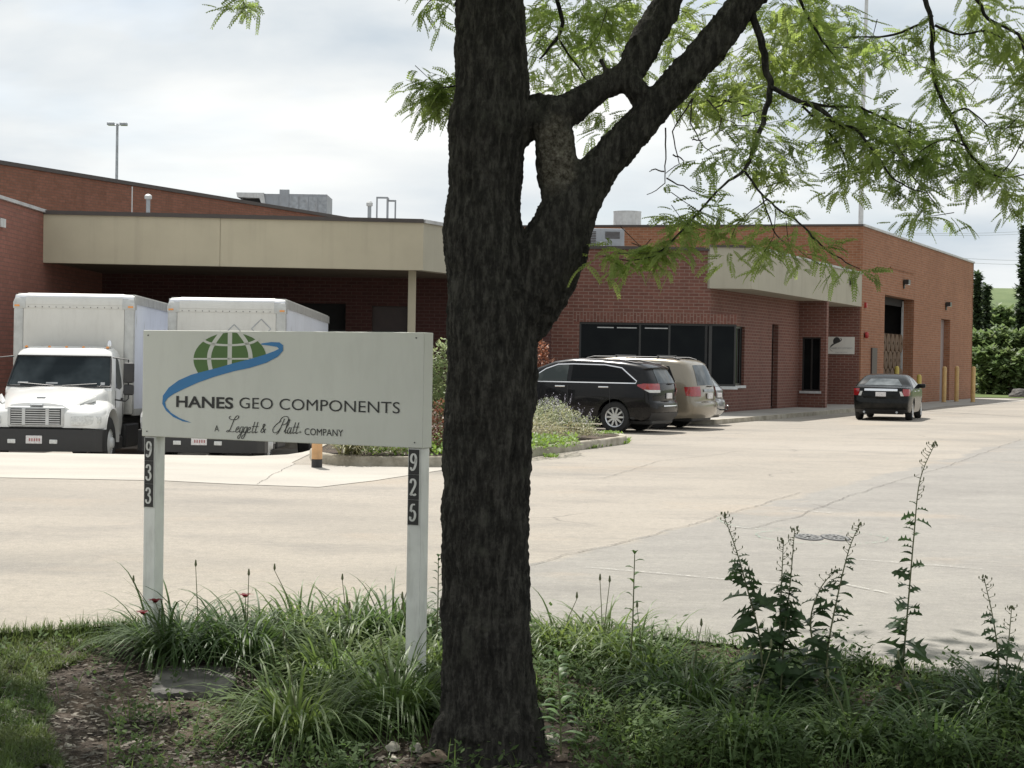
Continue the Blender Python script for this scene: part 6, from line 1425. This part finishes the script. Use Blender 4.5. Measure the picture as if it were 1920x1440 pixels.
# ground cover, lawn, litter
R = random.Random(9)
cov = MB(); cov2 = MB()
def leafq(mb, p, s_, az, tilt):
    d = Vector((math.cos(az), math.sin(az), math.sin(tilt))); e = Vector((-math.sin(az), math.cos(az), R.uniform(-.4, .4))); i0 = len(mb.v)
    mb.v += [p, p+d*s_*.5+e*s_*.28, p+d*s_, p+d*s_*.5-e*s_*.28]; mb.f.append([i0, i0+1, i0+2, i0+3])
def dens(px, py):
    if px > 1000: return 1.0 if py > 1240+ (px-1000)*.03 else .35
    if py > 1330: return max(.0, min(1, (px-480)/300)) + (.22 if px > 200 else 0)
    if px > 480 and py > 1180: return .75
    return .06
n = 0
while n < 7500:
    px = R.uniform(-80, 2000); py = R.uniform(1190, 1470); q = on(px, py)
    if edge_y(q.x)-q.y < .06: continue
    nn = noise.noise(Vector((q.x*3.5, q.y*3.5, 0))); dd = dens(px, py)*(.55+1.3*nn)*(.10 if 690 < px < 1085 and py > 1365 else 1)
    if R.random() > dd: continue
    n += 1; h = R.uniform(.02, .15)*(1+nn)*(1.3 if px > 1000 else 1)
    for k in range(R.choice((3, 4, 5))): leafq(cov, q+Vector((R.uniform(-.03, .03), R.uniform(-.03, .03), h*R.random())), R.uniform(.02, .05), R.random()*6.283, R.uniform(-.2, .9))
    if R.random() < .35: blade(cov2, q, R.random()*6.28, R.uniform(.08, .22), .005, R.uniform(.1, .8), R.uniform(.3, 1.5), 4)
stuff(cov.build('groundcover', M['cover'], fix=False), 'low mixed green ground cover filling the bed under the tree', 'ground cover'); stuff(cov2.build('wild_grass', M['lily'], fix=False), 'thin wild grass blades mixed into the ground cover', 'grass')
gr = MB(); n = 0
while n < 26000:
    px = R.uniform(-160, 420); py = R.uniform(1150, 1480); q = on(px, py); e = edge_y(q.x)-q.y
    if e < -.02: continue
    lim = max(85, 340-(py-1165)*2.5) + max(0, py-1330)*.25; lim += 40*noise.noise(Vector((q.x*2.5, q.y*2.5, 0)))
    if px > lim: continue
    if noise.noise(Vector((q.x*5, q.y*5, 2))) < -.35: continue
    n += 1; blade(gr, q, R.random()*6.28, R.uniform(.03, .085), .0045, R.uniform(.2, 1.2), R.uniform(.3, 1.5), 2)
stuff(gr.build('lawn', M['grass'], fix=False), 'short patchy lawn at the lower left beside the pavement', 'grass')
gr = MB()
for _ in range(2600):
    x = R.uniform(-3.3, 3.2); y = edge_y(x) - abs(R.gauss(0, .08)) + .02; 
    blade(gr, (x, y, gz(x, y)), R.random()*6.28, R.uniform(.04, .12), .004, R.uniform(.1, .9), R.uniform(.2, 1.2), 3)
stuff(gr.build('edge_grass', M['grass'], fix=False), 'wispy grass growing along the edge of the pavement', 'grass')
ch_ = MB()
for _ in range(5000):
    px = R.uniform(-50, 1000); py = R.uniform(1200, 1470)
    q = on(px, py)
    if edge_y(q.x)-q.y < .1: continue
    s_ = R.uniform(.006, .022); a = R.random()*3.14; d = Vector((math.cos(a), math.sin(a), R.uniform(-.3, .3)))*s_; e = Vector((-math.sin(a), math.cos(a), R.uniform(-.4, .4)))*s_*R.uniform(.25, .5); q.z += .006+.02*R.random()
    ch_.add([q-d-e, q+d-e, q+d+e, q-d+e], [(0, 1, 2, 3)])
stuff(ch_.build('mulch_chips', M['chips'], fix=False), 'scattered bark chips and litter on the bare soil', 'mulch')
def rock(name, px, py, w_, h_, lab, mat, cat='stone', group=None, seed=0, Y=None, flat=1):
    bm = bmesh.new(); bmesh.ops.create_icosphere(bm, subdivisions=4, radius=1)
    q = on(px, py)
    for v in bm.verts:
        p = v.co.copy(); f = 1+.28*noise.noise(p*1.3+Vector((seed*3.1, 0, 0)))+.10*noise.noise(p*3.5+Vector((0, seed, 0)))+.04*noise.noise(p*9)
        v.co = Vector((p.x*w_/2*f, p.y*w_*.4*f, max(-.3, p.z*(1.0 if flat == 1 else 1))*h_*.6*f))
    mb = MB(); mb.frombm(bm); o = mb.build(name, M[mat], smooth=35); o.location = q + Vector((0, 0, h_*.42)); o.rotation_euler.z = seed; tag(o, lab, cat, group); return o
for i, (px, py, w_, h_, lab, mt) in enumerate([(737, 1411, .078, .05, 'smooth tan pebble, leftmost of the stones at the tree foot', 'stone'), (779, 1413, .072, .05, 'angular pale stone second from the left at the tree foot', 'stone'), (858, 1415, .09, .05, 'white chipped stone in front of the middle of the trunk', 'stone'), (1030, 1400, .10, .055, 'whitish stone at the right foot of the trunk', 'stone'), (988, 1412, .10, .08, 'brown rounded stone in front of the right side of the trunk', 'stone_brown'), (905, 1425, .11, .04, 'flat brown stone just right of the white chipped stone', 'stone_brown'), (815, 1432, .15, .06, 'low brown stone between the pale stones and the trunk', 'stone_brown'), (738, 1427, .04, .025, 'tiny pale pebble in front of the tan pebble', 'stone'), (1052, 1428, .06, .03, 'small grey stone at the bottom right of the trunk', 'stone_brown'), (128, 1402, .035, .02, 'tiny white stone on the bare soil at the lower left', 'stone')]):
    rock('stone', px, py, w_, h_, lab, mt, seed=i+1)
q = on(350, 1300); bm = bmesh.new(); bmesh.ops.create_grid(bm, x_segments=40, y_segments=30, size=1)
ext = bmesh.ops.extrude_face_region(bm, geom=bm.faces[:]); 
for v in [g for g in ext['geom'] if isinstance(g, bmesh.types.BMVert)]: v.co.z -= 1
for v in bm.verts:
    p = v.co.copy(); a = math.atan2(p.y, p.x); m_ = max(abs(p.x), abs(p.y)); k = .86+.14*noise.noise(Vector((math.cos(a)*1.5, math.sin(a)*1.5, 4))) - .12*max(0, abs(p.x)+abs(p.y)-1.4)
    v.co = Vector((p.x*.245*k, p.y*.36*k, (.0 if p.z > -.5 else -.14) + .008*noise.noise(Vector((p.x*3, p.y*3, 0))) + (.006*noise.noise(Vector((p.x*9, p.y*9, p.z*4))) if m_ > .9 else 0)))
mb = MB(); mb.frombm(bm); o = mb.build('stone_slab', M['slab'], smooth=40); o.location = q + Vector((.0, .16, .045)); o.rotation_euler = (.05, .0, .1); tag(o, 'flat grey stone slab lying in the bare soil left of the daylilies', 'stone slab')
mb = MB(); pts = [on(*p)+Vector((0, 0, .012)) for p in ((175, 1385), (215, 1378), (250, 1374), (290, 1362), (322, 1345))]; mb.tube(pts, [.003, .006, .007, .005, .003], 6); o = mb.build('fallen_stick', M['wood'], smooth=60); tag(o, 'thin dark fallen stick lying on the soil below the slab', 'stick')

# ------------------------------------------------------------------ plants on the island
def tuft(mb, c, r, h, n, ls, stretch=.3):
    for _ in range(n):
        a = R.random()*6.283; rr = r*math.sqrt(R.random()); z = h*(1-(rr/r)**2*.6)*R.random()**.6; p = Vector((c[0]+rr*math.cos(a), c[1]+rr*math.sin(a), c[2]+z)); az = R.random()*6.283
        leafq(mb, p, ls*R.uniform(.6, 1.3), az, R.uniform(-.3, 1.2))
def plantthing(name, c, parts, lab, cat, group=None):
    o = tag(empty(name, c), lab, cat, group)
    for nm, mb, mt in parts: mb.build(nm, M[mt], o, fix=False)
    return o
R = random.Random(77)
def isl_pt(px, py): q = G(px, py); return Vector((q.x, q.y, .18))
# pale lavender-like mass
for i, (px, py, r, h, mt, lab) in enumerate([(1040, 835, .75, .62, 'sage', 'grey-green flowering bush nearest the trunk on the island'), (1075, 838, .45, .30, 'palegrass', 'pale dry low plant at the middle of the island tip'), (1105, 836, .28, .16, 'sage', 'low grey-green plant near the rounded kerb corner'), (1030, 815, .55, .66, 'sage', 'grey-green plant behind, in front of the black crossover'), (1012, 842, .55, .40, 'palegrass', 'pale tufted plant along the kerb right of the trunk')]):
    c = isl_pt(px, py); mb = MB(); tuft(mb, (0, 0, 0), r, h, int(1700*r*h/.35), .05); mb2 = MB()
    for _ in range(int(50*r)):
        a = R.random()*6.283; rr = r*R.random(); b = Vector((rr*math.cos(a), rr*math.sin(a), h*.6)); e = b+Vector((R.uniform(-.15, .2), R.uniform(-.1, .1), R.uniform(.18, .38)))
        for k in range(6): leafq(mb2, b.lerp(e, .4+.6*k/6), .035, R.random()*6.28, .8)
    plantthing('lavender_bush', c, [('foliage', mb, mt), ('flower_spikes', mb2, 'lavender' if i in (0, 3, 1) else mt)], lab, 'bush', 'bushes on the kerbed island')
c = isl_pt(1140, 830); mb = MB(); tuft(mb, (0, 0, 0), .30, .05, 500, .04); plantthing('low_plant', c, [('foliage', mb, 'greenlow')], 'yellow-green creeping plant on the rounded tip of the island', 'plant')
mb = MB()
for _ in range(500): x_ = R.uniform(1100, 1180); q = G(x_, 838-(x_-1100)*.14+R.uniform(-2, 5)); blade(mb, (q.x, q.y, 0), R.random()*6.28, R.uniform(.05, .16), .02, .6, 1, 3)
for _ in range(120): x_ = R.uniform(1020, 1045); q = G(x_, 856+R.uniform(-2, 2)); blade(mb, (q.x, q.y, 0), R.random()*6.28, R.uniform(.04, .1), .02, .6, 1, 3)
stuff(mb.build('kerb_weeds', M['greenlow'], fix=False), 'light green weeds sprouting along the foot of the kerb', 'weeds')
mb = MB()
for _ in range(5200):
    x = R.uniform(-2.4, 1.2); y = R.uniform(25.75, 31); 
    if x > -.7+(y-25.75)*.55: continue
    leafq(mb, Vector((x, y, .14+R.random()*.16)), R.uniform(.05, .10), R.random()*6.28, R.uniform(0, 1.2))
stuff(mb.build('island_groundcover', M['greenlow'], fix=False), 'bright green ground cover on the front of the kerbed island', 'ground cover')
c = isl_pt(825, 800); c = Vector((P(832, 760, 28.2).x, 28.2, .16)); mb = MB(); tuft(mb, (0, 0, .1), .42, 1.75, 2600, .085); MB_ = MB(); MB_.tube([(0, 0, 0), (.05, 0, .9)], .03, 6)
plantthing('variegated_shrub', c, [('foliage', mb, 'variegated'), ('stem', MB_, 'wood')], 'tall variegated shrub seen between the sign and the trunk', 'shrub')
c = Vector((P(824, 800, 26.9).x, 26.9, .16)); mb = MB(); tuft(mb, (0, 0, 0), .32, .82, 800, .07); plantthing('red_leaved_shrub', c, [('foliage', mb, 'redleaf')], 'small dark red-leaved shrub in front of the variegated shrub', 'shrub')
c = Vector((P(1014, 700, 43.6).x, 43.6, .0)); mb = MB(); tuft(mb, (0, 0, .5), .36, 1.75, 1500, .09); mb2 = MB(); mb2.tube([(0, 0, 0), (0, 0, 1.2)], .03, 6); plantthing('copper_shrub', c, [('foliage', mb, 'brownleaf'), ('stem', mb2, 'wood')], 'copper-coloured shrub just right of the trunk, behind the black crossover', 'shrub')
mb = MB()
c = Vector((P(655, 842, 25.75).x, 25.72, .16))
for _ in range(70): blade(mb, (R.uniform(-.15, .15), R.uniform(-.08, .08), 0), -1.57+R.uniform(-1.9, 1.9), R.uniform(.35, .62), .028, R.uniform(.3, .8), R.uniform(1.6, 3), 6)
plantthing('strappy_plant', c, [('leaf_blades', mb, 'palegrass')], 'pale strappy plant flopping over the kerb below the sign', 'plant')
c = Vector((P(700, 838, 26.1).x, 26.1, .16)); mb = MB(); tuft(mb, (0, 0, 0), .6, .42, 900, .08); plantthing('leafy_plant', c, [('foliage', mb, 'sage')], 'grey-green leafy plant beside the strappy plant on the island', 'plant')
# brick pier and bollards
q = P(622, 845, 26.6); o = tag(empty('brick_pier', (q.x, 26.6, .1)), 'low square red brick pier standing on the island behind the orange post', 'pier'); w_ = 32/F*26.6
MB().box((-w_/2, 0, -.05), (w_/2, w_, .62)).build('brickwork', M['brick_red'], o, world=True); MB().rbox((-w_/2-.03, -.03, .622), (w_/2+.03, w_+.03, .69), .01).build('cap', M['kerb'], o)
q = G(594, 877); r = 10/F*q.y; o = tag(empty('bollard', (q.x, q.y, 0)), 'orange-tan post with black foot at the left corner of the island kerb', 'bollard')
MB().lathe((0, 0, .13), [(r, 0), (r, .82), (r*.7, .90), (0, .92)], 18).build('post', M['tan_orange'], o, smooth=40); MB().cyl((0, 0, -.02), r*1.02, .148, 18).build('foot', M['plastic'], o, smooth=40)
bl0 = None
for px, Y, h, mt, lab in [(1626.6, 67.2, 1.66, 'tan_post', 'tan bollard at the brick corner, leftmost of the bollards'), (1641.7, 68.6, 1.66, 'tan_post', 'tan bollard left of the open garage doorway'), (1680.5, 71.5, 1.64, 'yellow_post', 'yellow bollard inside the open garage doorway'), (1722.8, 71, 1.30, 'yellow_post', 'yellow bollard right of the black saloon roof'), (1770, 77.4, 1.66, 'tan_post', 'tan bollard in front of the narrow grey door'), (1793.4, 79, 1.68, 'tan_post', 'tan bollard right of the narrow grey door'), (1824.3, 78.4, 1.68, 'tan_post', 'tan bollard at the far end of the brick block')]:
    q = P(px, 745, Y); o = tag(empty('bollard', (q.x, Y, 0)), lab, 'bollard', 'bollards along the garage wall'); r = .10
    MB().lathe((0, 0, 0), [(r, 0), (r, h-.09), (r*.85, h-.04), (r*.5, h-.005), (0, h)], 18).build('post', M[mt], o, smooth=50); MB().cyl((0, 0, 0), r*1.35, .03, 18).build('base_ring', M['kerb'], o)
# ------------------------------------------------------------------ far right: verge, trees, hill, boulder
struct('far_verge', sheet([14, 30, 60, 140], [90.5, 100, 150, 260], lambda x, y: .03 if y < 200 else -.2), M['farground'])
xs = rng(-200, 700, 25); struct('hill', sheet(xs, rng(260, 620, 20), lambda x, y: -2 + 23.5*ss(260, 420, y)*ss(-60, 60, x)*(1-.15*ss(300, 700, x)) + 1.0*noise.noise(Vector((x*.012, y*.012, 0)))), M['hill'], smooth=80)
def ftree(name, px, pbase, ptop, wpx, Y, mat, lab, kind='round', n=1500, ls=.45, grp='trees beyond the brick block'):
    global R
    R = random.Random(int(px)); b = P(px, pbase, Y); z0 = 0; zt = P(px, ptop, Y).z; w_ = wpx/F*Y/2; o = tag(empty(name, (b.x, Y, z0)), lab, 'tree', grp)
    MB().tube([(0, 0, -.2), (0, 0, zt*.6)], [.22, .08], 8).build('trunk', M['bark'], o)
    mb = MB(); lobes = [(Vector((R.uniform(-.75, .75)*w_, R.uniform(-.5, .5)*w_, zt*R.uniform(.12, .85)**1.1)), R.uniform(.18, .42)*w_) for _ in range(26)]
    for _ in range(n):
        if kind == 'cone':
            t = R.random()**1.3; z = .3+t*(zt-.3); r_ = w_*(1-t)**.8*(.65+.35*math.sin(z*5+R.random()))*math.sqrt(R.uniform(.3, 1)); a = R.random()*6.28; p = Vector((r_*math.cos(a), r_*math.sin(a), z))
        else:
            c_, lr = R.choice(lobes); v = Vector((R.gauss(0, 1), R.gauss(0, 1), R.gauss(0, 1))).normalized()*lr*(R.uniform(.4, 1.1) if R.random() < .9 else R.uniform(1.1, 1.5)); p = c_+v; p.z = max(.15, p.z if p.z < zt*1.06 else zt*R.uniform(.5, .98))
        leafq(mb, p, ls*R.uniform(.6, 1.3), R.random()*6.28, R.uniform(-.8, .9))
    mb.build('crown', M[mat], o, fix=False)
ftree('conifer_tree', 1829, 740, 512, 30, 112, 'conifer', 'dark conifer rising just right of the brick block', 'cone', 2200, .4)
ftree('conifer_tree', 1846, 740, 535, 34, 116, 'conifer', 'dark conifer second from the brick block, slightly lower', 'cone', 2200, .4)
ftree('conifer_tree', 1916, 740, 425, 52, 108, 'conifer', 'tall dark conifer at the right edge of the view', 'cone', 3600, .4)
ftree('leafy_tree', 1875, 740, 552, 56, 135, 'treeleaf', 'pale green tree standing behind the low bushes on the skyline', 'round', 2200, .6)
ftree('leafy_tree', 1905, 740, 560, 60, 140, 'treeleaf', 'pale green tree beneath the tall dark conifer', 'round', 2000, .6)
for i, (px, tp_, w_, Y, lab) in enumerate([(1835, 605, 60, 104, 'round green bush nearest the brick block'), (1872, 598, 70, 103, 'round green bush in the middle of the bush row'), (1915, 600, 70, 102, 'round green bush at the right end of the bush row'), (1855, 640, 60, 101, 'lower green bush filling the front of the bush row'), (1895, 645, 70, 100, 'lower green bush in front, toward the right edge')]):
    ftree('green_bush', px, 738, tp_, w_, Y, 'treeleaf', lab, 'round', 2600, .38, 'bushes beyond the brick block')
o = rock('boulder', 1912, 749, 1.35, .55, 'large grey boulder on the verge at the far right edge', 'slab', 'boulder', seed=4)
